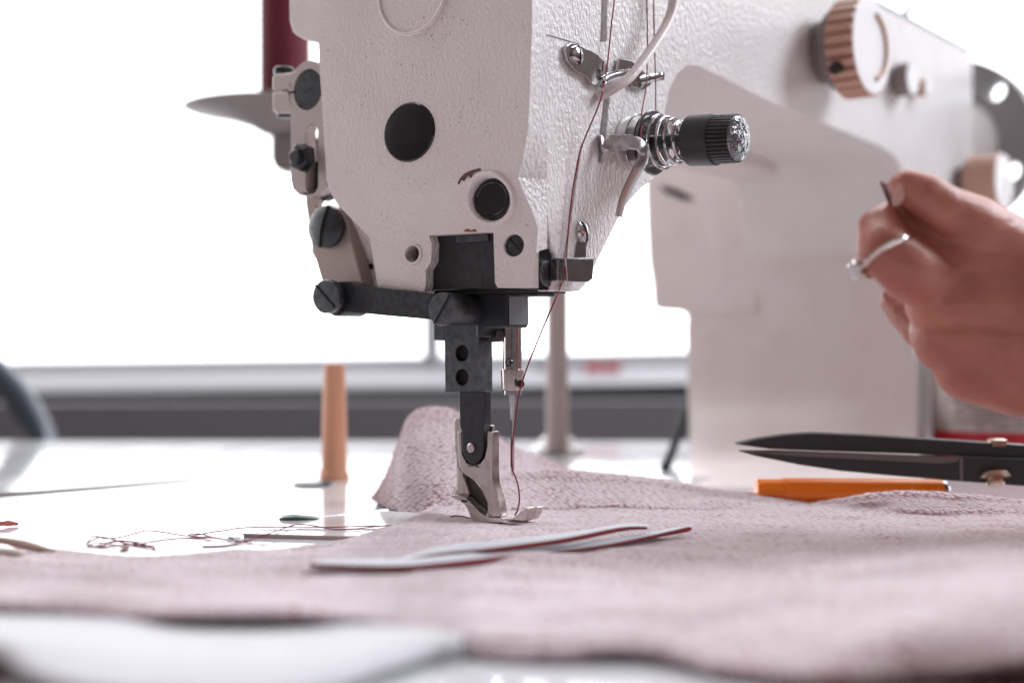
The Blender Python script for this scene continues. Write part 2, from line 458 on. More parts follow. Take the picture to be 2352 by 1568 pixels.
bkl = L(-60, ce+60, 1); bkr = L(20, ce+60, 1)
b.loft(fr_+[bkl], fl2+[bkr]); b.build('column_reflection_flare', M_paint, mc)  # flare added in place of the column's reflection in the glossy table
# throat corner: shade of the crease painted as a thin dark strip
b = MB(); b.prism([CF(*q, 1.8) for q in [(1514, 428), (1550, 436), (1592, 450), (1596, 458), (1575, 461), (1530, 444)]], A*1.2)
b.build('throat_crease_shade', M_dark, mc)

# face plate: flat upper part, sloped middle, two lower prongs
ZF1 = zat(415, 505); ZF2 = zat(545, 500)
def tface(z): return -25 if z >= ZF1 else (-25 + 5*(ZF1-z)/(ZF1-ZF2) if z >= ZF2 else -20)
def FM(px, py):
    t = -25
    for _ in range(6): t = tface(M(px, py, t).z)
    return M(px, py, t)
def fl(lst): return [FM(*q) for q in lst]
up = fl([(727, -260), (729, 0), (733, 140), (745, 330), (750, 412), (1188, 408), (1197, 380), (1213, 300), (1222, 72), (1224, -260)])
mid = [up[4]] + fl([(757, 440), (775, 470), (812, 508), (849, 546), (985, 541), (1133, 533), (1236, 523), (1216, 470)]) + [up[5]]
for q in (up[4], up[5]): pass
capc = FM(940, 304); plugc = FM(1127, 457)
WID = 1.16
def wid(lst, c): return [q+U*((q-Vector(c)).dot(U)*(WID-1)) for q in lst]
cap_h = wid(circ(capc, A, 11.8, 36), capc); plug_h = wid(circ(plugc, A, 8.0, 30), plugc)
for q in plug_h:                               # keep the hole on the sloped facet
    q += A*(tface(q.z)-ST(q)[1])
lp = [mid[4], mid[5]] + fl([(992, 560), (990, 600), (978, 620), (978, 650), (975, 669), (868, 661)])
rp = [mid[6]] + [mid[7]] + fl([(1232, 580), (1222, 650), (1214, 662), (1143, 661), (1137, 650)])
def back(q, full=True):
    s_, t_, z_ = ST(q); s2 = SF if s_ > 5 else s_
    return L(s2 if s_ > 18 else s_, -13.5 if z_ > zat(575, 485) or s_ < 0 else -18.8, z_)
def plate(b, poly, holes=()):
    loops = [poly]+list(holes)
    tri = tessellate_polygon(loops)
    va = [q for l in loops for q in l]; return va, tri
b = MB()
allv, allf = [], []
for poly, holes in ((up, [cap_h]), (mid, [plug_h]), (lp, []), (rp, [])):
    if poly is lp: holes = [wid(circ(FM(947, 583), A, 3.3, 20), FM(947, 583))]
    if poly is rp: holes = [wid(circ(FM(1180, 564), A, 4.2, 20), FM(1180, 564))]
    va, tri = plate(b, poly, holes)
    o = len(allv); allv += va; allf += [tuple(o+i for i in t) for t in tri]
key = {}; idx = []
uniq = []
for q in allv:
    k = (round(q.x, 3), round(q.y, 3), round(q.z, 3))
    if k not in key: key[k] = len(uniq); uniq.append(q)
    idx.append(key[k])
allf = [tuple(idx[i] for i in f) for f in allf]
ed = {}
for f in allf:
    for i in range(3):
        e_ = (f[i], f[(i+1) % 3]); ed[tuple(sorted(e_))] = ed.get(tuple(sorted(e_)), 0)+1
nb = len(uniq)
vsx = uniq + [back(q) for q in uniq]
fsx = list(allf) + [tuple(nb+i for i in reversed(f)) for f in allf] + [(a_, b2, nb+b2, nb+a_) for (a_, b2), c in ed.items() if c == 1]
b.add(vsx, fsx)
face = b.build('face_plate', M_paint, mc, bevel=.8, seg=3, blimit=20, ang=25)
face.data.materials.append(M_paint2)
for p_ in face.data.polygons:
    if p_.normal.dot(U) > .35: p_.material_index = 1
fs = sub(face, mc)
# embossed ring near the top
b = MB(); rc = M(948, -28, -25.0)
b.tube([rc + (U*math.cos(a)+Zv*math.sin(a))*18.2 for a in np.linspace(0, 2*math.pi, 64, endpoint=False)], .95, 10, closed=True)
b.build('embossed_ring', M_paint, fs)
b = MB(); b.lathe(rc-A*.1, -A, [(0, 17.4), (.12, 17.3), (.12, .1)], 48); b.build('embossed_disc', M_paint, fs)
# plugs, screws
b = MB(); b.lathe(capc-A*-2.0, -A, [(0, 11.9), (1.8, 11.9), (2.5, 11.2), (3.0, 8), (3.3, 4), (3.4, .1)], 48); b.widen(capc); b.build('oil_plug', M_plug, mc)
pn = (-A*1.0).normalized()
b = MB(); b.lathe(plugc+A*4.0, pn, [(0, 7.7), (3.0, 7.7), (3.5, 7.3), (3.6, 6.4), (3.2, 6.0), (3.1, .1)], 40); b.widen(plugc); b.build('lower_plug', M_plug, mc)
b = MB(); pts = circ(plugc-A*.1, A, 9.3, 40)
for q in pts: q += A*(tface(q.z)-ST(q)[1])
b.tube(wid(pts, plugc), 1.25, 8, closed=True); b.build('plug_rim', M_paint, mc)
def stain(name, lst, m, off=.12):
    b = MB(); b.prism([q-A*off for q in spline(fl(lst), 4, True)], A*.2); return b.build(name, m, mc)
M_stain = mat('dark_red_stain', (.10, .028, .024), .5)
M_rust = mat('rust_spot', (.24, .085, .04), .7)
stain('oil_stain', [(1052, 418), (1066, 400), (1085, 391), (1102, 387), (1104, 392), (1088, 398), (1082, 408), (1074, 404), (1067, 416), (1060, 414), (1055, 424)], M_stain)
stain('rust_stain', [(1066, 532), (1074, 525), (1082, 529), (1090, 526), (1095, 532)], M_rust)
def screw(c, d, r, h, m, slot_ang=0, dome=.25, slot_w=.16, parent=mc, name='screw', n=32, ax=None, f=1.0):
    d = Vector(d).normalized()
    b = MB(); b.lathe(c, d, [(0, r), (h*.8, r), (h, r*.94), (h+r*dome*.6, r*.62), (h+r*dome, .05)] if dome else [(0, r), (h*.85, r), (h, r*.93), (h, .05)], n)
    b.widen(c, f)
    o = b.build(name, m, parent)
    u = (Vector(ax) if ax else Zv); u = (u-d*u.dot(d)).normalized(); v_ = d.cross(u)
    dirn = u*math.cos(slot_ang)+v_*math.sin(slot_ang); per = d.cross(dirn)
    b = MB(); k = 14; top = []
    for i in range(k+1):
        q = -1+2*i/k; q *= .985; rr = abs(q)
        hh = h + (r*dome*(1-rr*rr) if dome else 0) + r*.015
        if rr > .93: hh -= r*.02
        top.append((q, hh))
    va = []
    for q, hh in top:
        for sg in (-1, 1): va.append(c+dirn*q*r+per*sg*r*slot_w*.5+d*hh)
    fsq = [(2*i, 2*i+1, 2*i+3, 2*i+2) for i in range(k)]
    b.add(va, fsq); b.widen(c, f); sd = b.build('slot', M_dark, sub(o, parent), recalc=False)
    md = sd.modifiers.new('s', 'SOLIDIFY'); md.thickness = r*.1*S; md.offset = 0
    return o
c0 = FM(1180, 564)
screw(c0+A*2.0, -A, 3.9, 1.2, M_black, .75, .0, .17, f=1.16)
c0 = FM(947, 583)
b = MB(); b.lathe(c0-A*.25, A, [(0, 4.4), (0, 3.35), (.2, 3.3)], 28, cap=False); b.widen(c0); b.build('bore_rim', M_paint, mc)
b = MB(); b.lathe(c0+A*7, A, [(0, 3.4), (.4, .05)], 20); b.build('bore_end', M_dark, mc)
b = MB(); b.lathe(c0+A*.15, A, [(0, 3.3), (7, 3.28)], 24, cap=False); b.widen(c0); b.build('bore_wall', M_satin, mc)
# black guide block in the mouth of the casting
b = MB(); b.prism(Mm([(985, 520), (1140, 515), (1140, 664), (976, 667), (978, 600)], -15.5), A*24); b.build('guide_block', M_black, mc, bevel=.8)
b = MB(); b.prism(Mm([(1046, 541), (1120, 537), (1121, 553), (1047, 558)], -16.5), A*1.5); b.build('guide_ledge', M_blackm, mc, bevel=.4)
b = MB(); b.lathe(L(14, -8, zat(622, 500)), -A, [(0, 6.5), (3, 6.5), (3.6, 5.8), (3.7, .1)], 30); b.build('guide_roller', M_blackm, mc)
b = MB(); zb = zat(667, 482); b.prism([L(-30, -13, zb), L(20, -13, zb), L(20, 8, zb), L(-30, 8, zb)], Zv*22); b.build('inner_block', M_dark, mc)
b = MB(); zb = zat(668, 482); b.prism([L(-70, -7, zb), L(18, -7, zb), L(18, 4, zb), L(-70, 4, zb)], Zv*-1.2); b.build('bottom_plate', M_blackm, mc, bevel=.3)

z0_, z1_ = zat(664, 482), zat(578, 482)
b = MB(); b.prism([L(12, -18.4, z0_), L(25.6, -18.4, z0_), L(25.6, -3, z0_), L(12, -3, z0_)], Zv*(z1_-z0_+1.5)); b.build('gap_shade_block', M_plug, mc)  # black block added so the gap behind the prong looks dark
b = MB(); b.lathe(L(22, -12, zat(625, 482)), U, [(0, 5.0), (4.0, 5.0), (4.6, 4.4), (4.7, .1)], 28); b.build('gap_roller', M_blackm, mc)
# front of the head: thread guides
def Fp(lst, s): return [F(x, y, s) for x, y in lst]
b = MB(); b.prism(Fp([(1229, 71), (1331, 101), (1331, 104), (1229, 74)], SF+.08), -U*.3); b.build('cover_seam', M_slot, mc)
b = MB(); b.prism(Fp([(1300, 120), (1302, 105), (1312, 98), (1326, 101), (1345, 112), (1358, 116), (1375, 127), (1388, 140), (1399, 155), (1396, 178), (1386, 195), (1374, 199), (1358, 192), (1350, 178), (1320, 161), (1304, 140)], SF+2.2), -U*1.6, [circ(F(1377, 172, SF+2.2), U, 2.3, 18)])
g = b.build('thread_guide', M_chrome, mc, bevel=.35); gs = sub(g, mc)
b = MB(); p0, p1 = F(1390, 176, SF+2), F(1447, 170, SF+7)
b.tube(spline([F(1380, 188, SF+1.6), F(1400, 178, SF+2.5), F(1425, 172, SF+4), F(1450, 172, SF+6)]), [2.6, 2.4, 2.2, 2.0, 1.9, 1.9]+[1.9]*15+[2.3]*4, 12, .8, up=(0, 0, 1))
b.build('guide_finger', M_chrome, gs)
screw(F(1323, 128, SF+2.0), U, 3.6, 1.2, M_chrome, .1, .3, .12, gs)
b = MB(); b.prism(Fp([(1418, 165), (1424, 134), (1452, 140), (1480, 165), (1500, 175), (1496, 195), (1478, 207), (1455, 200), (1448, 185)], SF+2.2), -U*1.6, [circ(F(1471, 188, SF+2.2), U, 2.1, 18)])
g = b.build('thread_guide', M_chrome, mc, bevel=.35); gs = sub(g, mc)
b = MB(); b.tube(spline([F(1468, 186, SF+1.6), F(1490, 180, SF+3), F(1512, 176, SF+4.5), F(1525, 176, SF+6)]), [2.0]*20+[1.7]*5, 12, .6, up=(0, 0, 1))
b.build('guide_finger', M_chrome, gs)
# curved painted finger guard standing off the casting
b = MB(); path = spline([F(1552, -120, SF+9), F(1547, 0, SF+10), F(1534, 50, SF+10.5), F(1503, 103, SF+11), F(1452, 172, SF+10), F(1415, 200, SF+7), F(1372, 226, SF+1)], 8)
b.tube(path, 2.3, 12, .8, up=U); b.build('finger_guard', M_paint, mc)

# tension assembly
st = F(1446, 330, SF)
def along(px, py):                            # point on the tension axis seen at px
    k = (px-CX)/FP; lam = (k*st.y-st.x)/(U.x-k*U.y)
    q = st+U*lam; return P(px, py, q.y)
ta, tb = along(1460, 330), along(1700, 318)
td = (tb-ta).normalized()
def tl(px): return (along(px, 330-(px-1460)*.05)-ta).dot(td)
base_h = tl(1446)
b = MB(); b.lathe(ta, td, [(tl(1446)-3, 11.5), (tl(1446)+.4, 11.2), (tl(1446)+1.0, 10.2), (tl(1446)+1.1, .1)], 40); b.build('tension_boss', M_paint, mc)
b = MB(); b.lathe(ta, td, [(tl(1448), 7), (tl(1484), 7), (tl(1484), 10.5), (tl(1489), 11.6), (tl(1491), 11.6), (tl(1492), 9), (tl(1496), 9), (tl(1498), 12.8), (tl(1501), 13.2), (tl(1504), 12.7), (tl(1506), 10.5), (tl(1506), .1)], 56)
td_o = b.build('tension_disc', M_disc, mc)
b = MB(); b.lathe(ta, td, [(tl(1492), 9.9), (tl(1497), 9.9)], 40, cap=False); b.build('wound_thread', M_thread, mc)
b = MB(); b.lathe(ta, td, [(tl(1460), 3.0), (tl(1610), 3.0)], 20); b.build('stud', M_blackm, mc)
b = MB(); pts = []; rs = []
turns = 4.6; h0, h1 = tl(1514), tl(1588)
uu = td.orthogonal().normalized(); vv = td.cross(uu)
for i in range(260):
    q = i/259; r = 11.0*(1-q)+6.4*q; a = 2*math.pi*turns*q
    hh = h0+(h1-h0)*(q*.95+.05*q*q)
    pts.append(ta+td*hh+(uu*math.cos(a)+vv*math.sin(a))*r)
b.tube(pts, .72, 8); b.build('tension_spring', M_chrome, mc)
b = MB(); b.lathe(ta, td, [(tl(1585), 5.2), (tl(1586), 9.3), (tl(1588), 9.9), (tl(1645), 10.1), (tl(1648), 9.6), (tl(1648), .1)], 48)
kn = b.build('thumb_nut', M_shear, mc); ks = sub(kn, mc)
b = MB(); b.lathe(ta, td, [(tl(1647), 9.4), (tl(1649), 9.5), (tl(1695), 9.3), (tl(1696), .1)], 144, rib=36, ribdepth=.5); b.build('ribbed_grip', M_shear, ks, ang=20)
M_foil = mat('scuffed_silver_cap', (.20, .20, .215), .22, .9)
bump(M_foil, noise(M_foil, 260, 3), 1.6)
b = MB(); b.lathe(ta, td, [(tl(1695), 8.9), (tl(1699), 8.6), (tl(1702), 7.4), (tl(1704), 5), (tl(1705), .1)], 40); b.build('end_cap', M_foil, ks)
# check lever out of the slot
b = MB(); path = spline([F(1379, 329, SF-3), F(1383, 329, SF+2.0), F(1420, 329, SF+9), F(1452, 328, SF+15), F(1472, 336, SF+18), F(1479, 358, SF+18), F(1465, 388, SF+17), F(1446, 425, SF+14.5), F(1430, 462, SF+12.5), F(1421, 498, SF+11)], 7)
n_p = len(path)
b.tube(path, [(1.25-.5*(i/(n_p-1))**2) for i in range(n_p)], 12, 2.9, up=U); b.build('check_lever', M_lever, mc)
b = MB(); b.tube([ta+td*(tl(1470)) + (uu*math.cos(a)+vv*math.sin(a))*(11.6) for a in np.linspace(-.4, 4.0, 40)], .45, 6); b.build('check_spring', M_chrome, mc)
# lower clip guide
b = MB(); b.prism(Fp([(1319, 592), (1323, 562), (1328, 545), (1342, 545), (1347, 560), (1347, 592)], SF+1.0), -U*.9)
g = b.build('guide_strip', M_chrome, mc, bevel=.25); gs = sub(g, mc)
screw(F(1337, 532, SF+1.0), U, 4.0, .8, M_chrome, .45, .35, .13, gs)
b = MB(); b.prism(Fp([(1322, 545), (1330, 512), (1345, 508), (1354, 520), (1352, 550), (1347, 566)], SF+.25), -U*.4); b.build('screw_recess', M_slot, mc)
b = MB(); b.prism(Fp([(1300, 594), (1365, 594), (1362, 640), (1352, 648), (1304, 647)], SF+6.5), -U*1.0)
b.prism(Fp([(1283, 597), (1302, 594), (1303, 646), (1283, 645)], SF+4), -U*4.0)
b.prism(Fp([(1299, 592), (1365, 592), (1365, 596), (1299, 596)], SF+6.5), -U*6.3)
b.build('guide_clip', M_chrome, gs, bevel=.4)
# take-up rib: shallow raised strip down the front
M_rib = M_paint2
b = MB(); b.prism(Fp([(1288, 660), (1312, 655), (1352, 420), (1345, 330), (1338, 330)], SF+.7), -U*1.0); b.build('front_rib', M_rib, mc, bevel=.6, seg=2)

# far dials, handwheel, top cover
def dial(px, py, r, h0, h1, mbody, ribs, name, face_m):
    c = F(px, py, SF)
    b = MB(); b.lathe(c, U, [(-1, r*.62), (h0*.55, r*.66), (h0*.6, r*.8), (h0, r*.8), (h0, r*.3)], 40); neck = b.build('dial_neck', M_greyp, mc)
    b = MB(); b.lathe(c, U, [(h0, r*.9), (h0+1, r), (h1-.6, r), (h1, r*.95), (h1, .1)], ribs*4 if ribs else 48, rib=ribs, ribdepth=r*.11)
    o = b.build(name, mbody, mc, ang=20); os_ = sub(o, mc)
    b = MB(); b.lathe(c, U, [(h1, r*.955), (h1+.5, r*.93), (h1+.55, .1)], 48); b.build('dial_face', face_m, os_)
    return c, os_
c, dh = dial(1888, 122, 25.5, 12, 27, M_tan, 26, 'stitch_dial', M_white)
b = MB(); b.tube([c+U*27.9+(A*math.cos(a)+Zv*math.sin(a))*14.5*1.15 for a in np.linspace(-1.35, 1.35, 20)], 1.3, 8); b.build('dial_mark', M_tan, dh)
q = c+U*18-A*21-Zv*13
b = MB(); b.lathe(q, -A*.9-Zv*.4, [(0, 3.2), (4.2, 3.0), (4.6, .1)], 20); b.build('dial_pin', M_dark, dh)
c2, _ = dial(2057, 186, 9.6, 1, 10, M_greyp, 0, 'small_dial', M_white)
c3, _ = dial(2100, 205, 5, .5, 8, M_tan, 0, 'set_button', M_white)
c4, dh4 = dial(2208, 425, 18, 6, 27, M_tan, 0, 'feed_dial', M_white)
b = MB(); b.prism([c4+U*27.9+A*1+Zv*-14, c4+U*27.9+A*2.6+Zv*-14, c4+U*27.9+A*2.6+Zv*3, c4+U*27.9+A*1+Zv*3], U*.3); b.build('dial_mark', M_tan, dh4)
b = MB(); b.prism([L(SF-.5, 100, 263), L(SF-.5, 459, 263), L(SF-.5, 461, 266.5), L(SF-.5, 100, 266.5)], -U*90); b.build('top_cover', mat('blue_grey_cover', (.24, .29, .33), .4), mc, bevel=1)
b = MB(); b.tube(spline([F(2082, 32, SF-12), F(2088, 18, SF-12), F(2100, 14, SF-12), F(2117, 12, SF-12)]), [2.2]*17+[1.8, 1.4, 1.1, .8, .5, .3, .2, .1], 8); b.build('top_thread_hook', M_greyp, mc)
hc = L(-5, 500, 210)
b = MB(); a0 = A
ringo = circ(hc, A, 60, 64); hol = [circ(hc, A, 36, 40)]
for k in range(5):
    an = math.radians(46+72*k); hol.append(circ(hc+(U*math.cos(an)+Zv*math.sin(an))*48, A, 6.8, 20))
b.prism(ringo, A*18, hol); hw = b.build('handwheel', mat('handwheel_grey', (.2, .185, .19), .4), mc, bevel=2.5, seg=3); hs = sub(hw, mc)
b = MB(); b.lathe(hc-A*38, A, [(0, 14), (40, 16), (44, 33), (50, 36.5), (54, 36.5), (56, .1)], 48); b.build('wheel_hub', M_white, hs)

# left linkage
tL = -16.0
b = MB(); b.prism(Mm([(663, -80), (664, 50), (672, 76), (690, 88), (728, 100), (760, 100), (760, -80)], -8), A*30); b.build('rear_side_cover', M_paint, mc, bevel=1.2)
cr = M(707, 206, tL)
ring_o = [cr+(Zv*math.cos(a)+(-U)*math.sin(a))*12.3 for a in np.linspace(-1.9, 2.75, 30)]
lv = [M(668, 262, tL), M(668, 415, tL), M(673, 435, tL), M(688, 449, tL), M(712, 453, tL), M(733, 447, tL), M(748, 430, tL), M(754, 410, tL), M(746, 262, tL)]
poly = []
for a in np.linspace(math.radians(128), math.radians(-128), 30):
    poly.append(cr+(Zv*math.cos(a)-U*math.sin(a))*12.4)
poly = poly + [q for q in reversed(lv)]
hole = circ(cr, A, 8.9, 32)
sl_t, sl_b = M(716, 305, tL), M(716, 425, tL); hw_ = 3.9
slot = [sl_t+(Zv*math.sin(a)+U*math.cos(a))*hw_ for a in np.linspace(0, math.pi, 10)] + [sl_b+(Zv*math.sin(a)+U*math.cos(a))*hw_ for a in np.linspace(math.pi, 2*math.pi, 10)]
b = MB(); b.prism(poly, A*6, [hole, slot]); lev = b.build('lifter_lever', M_satin, mc, bevel=.6, seg=2); ls = sub(lev, mc)
b = MB(); b.prism(Mm([(690, 372), (748, 372), (748, 446), (690, 446)], tL+6.2), A*3); b.prism(Mm([(688, 285), (708, 285), (700, 330), (704, 372), (688, 372)], tL+6.2), A*3); b.build('slot_backing', M_black, ls)
b = MB(); b.prism([cr+q for q in [U*-8.3+Zv*.5, U*-12.6+Zv*.5, U*-12.6-Zv*.5, U*-8.3-Zv*.5]], -A*.15); b.build('clamp_split', M_dark, ls)
b = MB(); b.prism([M(624, 176, tL), M(630, 170, tL), M(672, 166, tL), M(672, 204, tL), M(624, 209, tL)], A*11)
b.prism([M(624, 212, tL), M(672, 210, tL), M(672, 258, tL), M(634, 262, tL), M(625, 254, tL)], A*11); b.build('clamp_lug', M_satin, ls, bevel=1.2, seg=3)
b = MB(); b.lathe(M(652, 172, tL+5), Zv, [(0, 4.6), (2.6, 4.6), (3.3, 3.8), (3.3, .1)], 24); b.build('clamp_screw', M_black, ls)
b = MB(); b.lathe(M(654, 262, tL+5), -Zv, [(0, 3.6), (1.6, 3.6), (1.8, .1)], 24); b.build('clamp_nut', M_black, ls)
b = MB(); b.lathe(cr+A*1.2-A*.6, -A, [(-26, 8.6), (0, 8.6), (.5, 8.2), (.6, .1)], 36); b.build('lifter_shaft', M_black, mc)
nc = M(703, 364, tL)
b = MB(); b.lathe(nc, -A, [(0, 6.6), (.6, 6.6), (.7, 6.1), (4.6, 6.1), (5.2, 5.4), (5.2, .1)], 6); b.build('lifter_nut', M_black, mc, bevel=.4)
b = MB(); b.lathe(nc-A*5.2, -A, [(0, 3.3), (1.6, 3.2), (2.1, 2.6), (2.1, .1)], 24); b.build('lifter_bolt', M_black, mc)
b = MB(); b.prism(Mm([(700, 425), (745, 425), (742, 440), (726, 470), (735, 500), (728, 540), (716, 560), (702, 470)], tL+6.5), A*4); b.build('connecting_link', M_cast, mc, bevel=.5)
b = MB(); b.prism(Mm([(728, 446), (752, 438), (756, 455), (740, 462)], tL+5.5), A*4); b.build('link_spacer', M_black, mc)
tk = -19.0
bc = [(714, 560), (712, 500), (725, 478), (752, 470), (782, 482), (800, 520), (806, 545), (833, 652), (826, 672), (748, 672), (740, 650)]
b = MB(); b.prism(Mm(bc, tk+1), A*7); b.build('bell_crank', M_cast, mc, bevel=.7, seg=2)
b = MB(); b.prism(Mm([(800, 500), (846, 545), (856, 600), (858, 622), (832, 620), (812, 560)], tk+10), A*8); b.build('crank_shadow_plate', M_black, mc, bevel=.5)
b = MB(); b.prism(Mm([(716, 540), (735, 545), (745, 600), (724, 596), (715, 580)], tk+8), A*6); b.build('rear_link', M_cast, mc, bevel=.5)
screw(M(753, 522, tk+.8), -A, 8.9, 2.2, M_black, math.radians(-14), .16, .10, f=1.16)
b = MB(); b.prism(Mm([(770, 648), (800, 646), (830, 656), (985, 674), (1036, 680), (1042, 738), (985, 733), (880, 724), (800, 716), (770, 712)], -23), A*5.5); b.build('link_bar', M_black, mc, bevel=.8, seg=2)
b = MB(); b.lathe(M(800, 688, -16), A, [(-7, 7.2), (7, 7.2)], 30); b.build('link_collar', M_black, mc, bevel=.5)
b = MB(); b.lathe(M(770, 683, -22.6), -A, [(0, 5.5), (0, 6.6), (3.0, 6.9), (3.0, .1)], 30); b.build('pivot_washer', M_blackm, mc)
screw(M(757, 681, -25.8)+A*.3, -A, 7.1, 2.8, M_blackm, math.radians(47), .02, .13, f=1.12)
b = MB(); b.lathe(M(1058, 712, -16), -A, [(-10, 6.0), (9.5, 6.0)], 30); b.build('pivot_washer', M_blackm, mc)
screw(M(1031, 710, -26.5), -A, 6.5, 4.2, M_blackm, math.radians(-33), .02, .13, f=1.12)
# presser bracket and bar
b = MB(); b.prism(Mm([(1021, 752), (1021, 700), (1075, 672), (1090, 674), (1099, 690), (1100, 899), (1023, 899)], -6), A*8.5, [circ(M(1061, 811, -6), A, 3.4, 22), circ(M(1061, 866, -6), A, 3.4, 22)])
pb = b.build('presser_bracket', M_blackm, mc, bevel=.7, seg=2); ps = sub(pb, mc)
for yy in (811, 866):
    b = MB(); b.lathe(M(1061, yy, -6)+A*2.4, A, [(0, 3.5), (.5, 3.5), (.5, .1)], 22); b.build('clamp_bolt', M_dark, ps)
b = MB(); b.prism(Mm([(996, 730), (1022, 735), (1020, 783), (996, 781)], -1), A*6); b.build('presser_guard', M_blackm, mc, bevel=.4)
b = MB(); b.prism(Mm([(1092, 668), (1166, 668), (1166, 752), (1112, 756), (1108, 775), (1092, 775)], -9), A*13.5); b.build('guide_bracket', M_black, mc, bevel=1.0, seg=2)
b = MB(); b.prism([L(*((lambda q: (q[0]+.25, q[1]+.6, q[2]-.5))(ST(M(1165, 672, -9))))), L(*((lambda q: (q[0]+.25, q[1]+12.8, q[2]-.5))(ST(M(1165, 672, -9))))), L(*((lambda q: (q[0]+.25, q[1]+12.8, q[2]+1))(ST(M(1166, 751, -9))))), L(*((lambda q: (q[0]+.25, q[1]+.6, q[2]+1))(ST(M(1166, 751, -9)))))], U*.3); b.build('worn_side', M_steel, mc, bevel=.1)
b = MB(); b.prism(Mm([(1115, 756), (1150, 756), (1150, 783), (1128, 786), (1116, 780)], -1), A*5); b.build('lint_pad', M_slot, mc, bevel=.8)
# needle bar, clamp, needle
b = MB(); b.lathe(L(0, 0, 52), Zv, [(0, 3.75), (110, 3.75)], 36); nb_ = b.build('needle_bar', M_chrome, mc); ns = sub(nb_, mc)
b = MB(); b.lathe(L(0, 0, zat(896, 517)), Zv, [(0, 4.0), (.5, 4.35), (6.8, 4.6), (8.2, 4.6), (8.4, 3.9)], 36); b.build('needle_clamp', M_nickel, ns)
b = MB(); b.lathe(M(1170, 832, -3.3), -A, [(0, 1.75), (.7, 1.7), (.7, 1.3), (.2, 1.2), (.2, .05)], 20); b.build('bar_screw', M_plug, ns)
q = M(1195, 881, -3.4)
b = MB(); b.lathe(q+A*.2, -A*.75+U*.66, [(-.8, 1.5), (.35, 1.5), (.35, .05)], 20); b.build('clamp_hole', M_dark, ns)
b = MB(); zt = zat(1096, 517)
b.lathe(L(0, 0, zt), Zv, [(0, .04), (1.2, .32), (3.2, .72), (4.4, .78), (22, .82), (26, .9), (30, 1.18), (36, 1.2)], 20); b.build('needle', M_chrome, mc)
b = MB(); b.prism([L(-.22, -.86, zt+4), L(.22, -.86, zt+4), L(.28, -.92, 42), L(-.28, -.92, 42)], A*.2); b.build('needle_groove', M_slot, mc)
# presser foot
def zz(lst): return [(845.25+.2135*x, 906.5+.2135*y) for x, y in lst]
shank = zz([(975, -40), (1262, -40), (1260, 320), (1240, 360), (1240, 600), (1222, 672), (1180, 725), (1130, 748), (1080, 728), (1040, 680), (1015, 600), (1003, 390), (985, 340)])
b = MB(); b.prism(Mm(shank, -5.8), A*4.0); b.build('presser_shank', M_black, mc, bevel=.5, seg=2)
foot_front = zz([(960, 405), (970, 393), (1003, 395), (1012, 640), (1060, 735), (1130, 765), (1210, 738), (1260, 660), (1282, 560), (1285, 395), (1335, 395), (1335, 790), (1345, 960), (1400, 1130), (1428, 1310), (1290, 1320), (1282, 1150), (1220, 1020), (1130, 910), (1010, 830), (985, 760), (975, 640)])
b = MB(); b.prism(Mm(foot_front, -5.2), A*4.6); ft = b.build('presser_foot', M_nickel, mc, bevel=.45, seg=3); fsx_ = sub(ft, mc)
b = MB(); b.prism(Mm(zz([(930, 275), (945, 252), (985, 250), (1010, 300), (1340, 330), (1340, 900), (1010, 860), (1000, 900), (960, 1010), (905, 1075), (890, 1085), (900, 1060), (945, 985), (955, 900), (945, 640), (932, 600)]), -.4), A*1.6)
b.build('foot_back', M_nickel, fsx_, bevel=.4, seg=2)
b = MB(); b.prism(Mm(zz([(965, 780), (1010, 850), (1050, 930), (1075, 1010), (1090, 1075), (1040, 1100), (910, 1080), (950, 1000), (962, 900)]), -3.4), A*3.2); b.build('foot_heel_web', M_nickel, fsx_, bevel=.4, seg=2)
b = MB(); b.prism(Mm(zz([(1000, 830), (1150, 900), (1300, 1050), (1320, 1310), (1180, 1260), (1060, 1090)]), -.9), A*.6); b.build('foot_cavity', M_slot, fsx_)
sole = zz([(890, 1085), (905, 1072), (960, 1078), (1040, 1098), (1100, 1150), (1200, 1258), (1290, 1318), (1400, 1325), (1555, 1322), (1590, 1300), (1640, 1250), (1695, 1215), (1725, 1218), (1722, 1250), (1690, 1345), (1640, 1350), (1560, 1345), (1400, 1372), (1130, 1368), (1105, 1330), (1080, 1250), (1040, 1180), (985, 1135), (900, 1100)])
b = MB(); b.prism(Mm(sole, -7.0), A*4.5)
sole2 = zz([(1290, 1318), (1555, 1318), (1640, 1275), (1700, 1235), (1760, 1205), (1815, 1202), (1822, 1215), (1765, 1335), (1690, 1358), (1640, 1345), (1400, 1360), (1300, 1355)])
b.prism([q+A*5.5 for q in Mm(sole2, -7.0)] and Mm(sole2, 1.2), A*4.5)
b.prism(Mm(zz([(890, 1085), (905, 1072), (960, 1078), (1040, 1098), (1100, 1150), (1200, 1258), (1290, 1318), (1380, 1330), (1380, 1362), (1130, 1362), (1085, 1250), (1040, 1180), (985, 1135)]), -2.6), A*4)
b.build('foot_sole', M_nickel, fsx_, bevel=.4, seg=3)
b = MB(); b.prism(Mm(zz([(1000, 1130), (1015, 1126), (1060, 1132), (1072, 1142), (1062, 1154), (1020, 1156), (1003, 1146)]), -7.12), A*.3); b.build('sole_hole', M_dark, fsx_)
b = MB(); b.lathe(M(1082.5, 1028, -5.8), -A, [(0, 1.9), (.45, 1.9), (.7, 1.5), (.7, .05)], 24); b.build('foot_pin', M_nickel, fsx_)
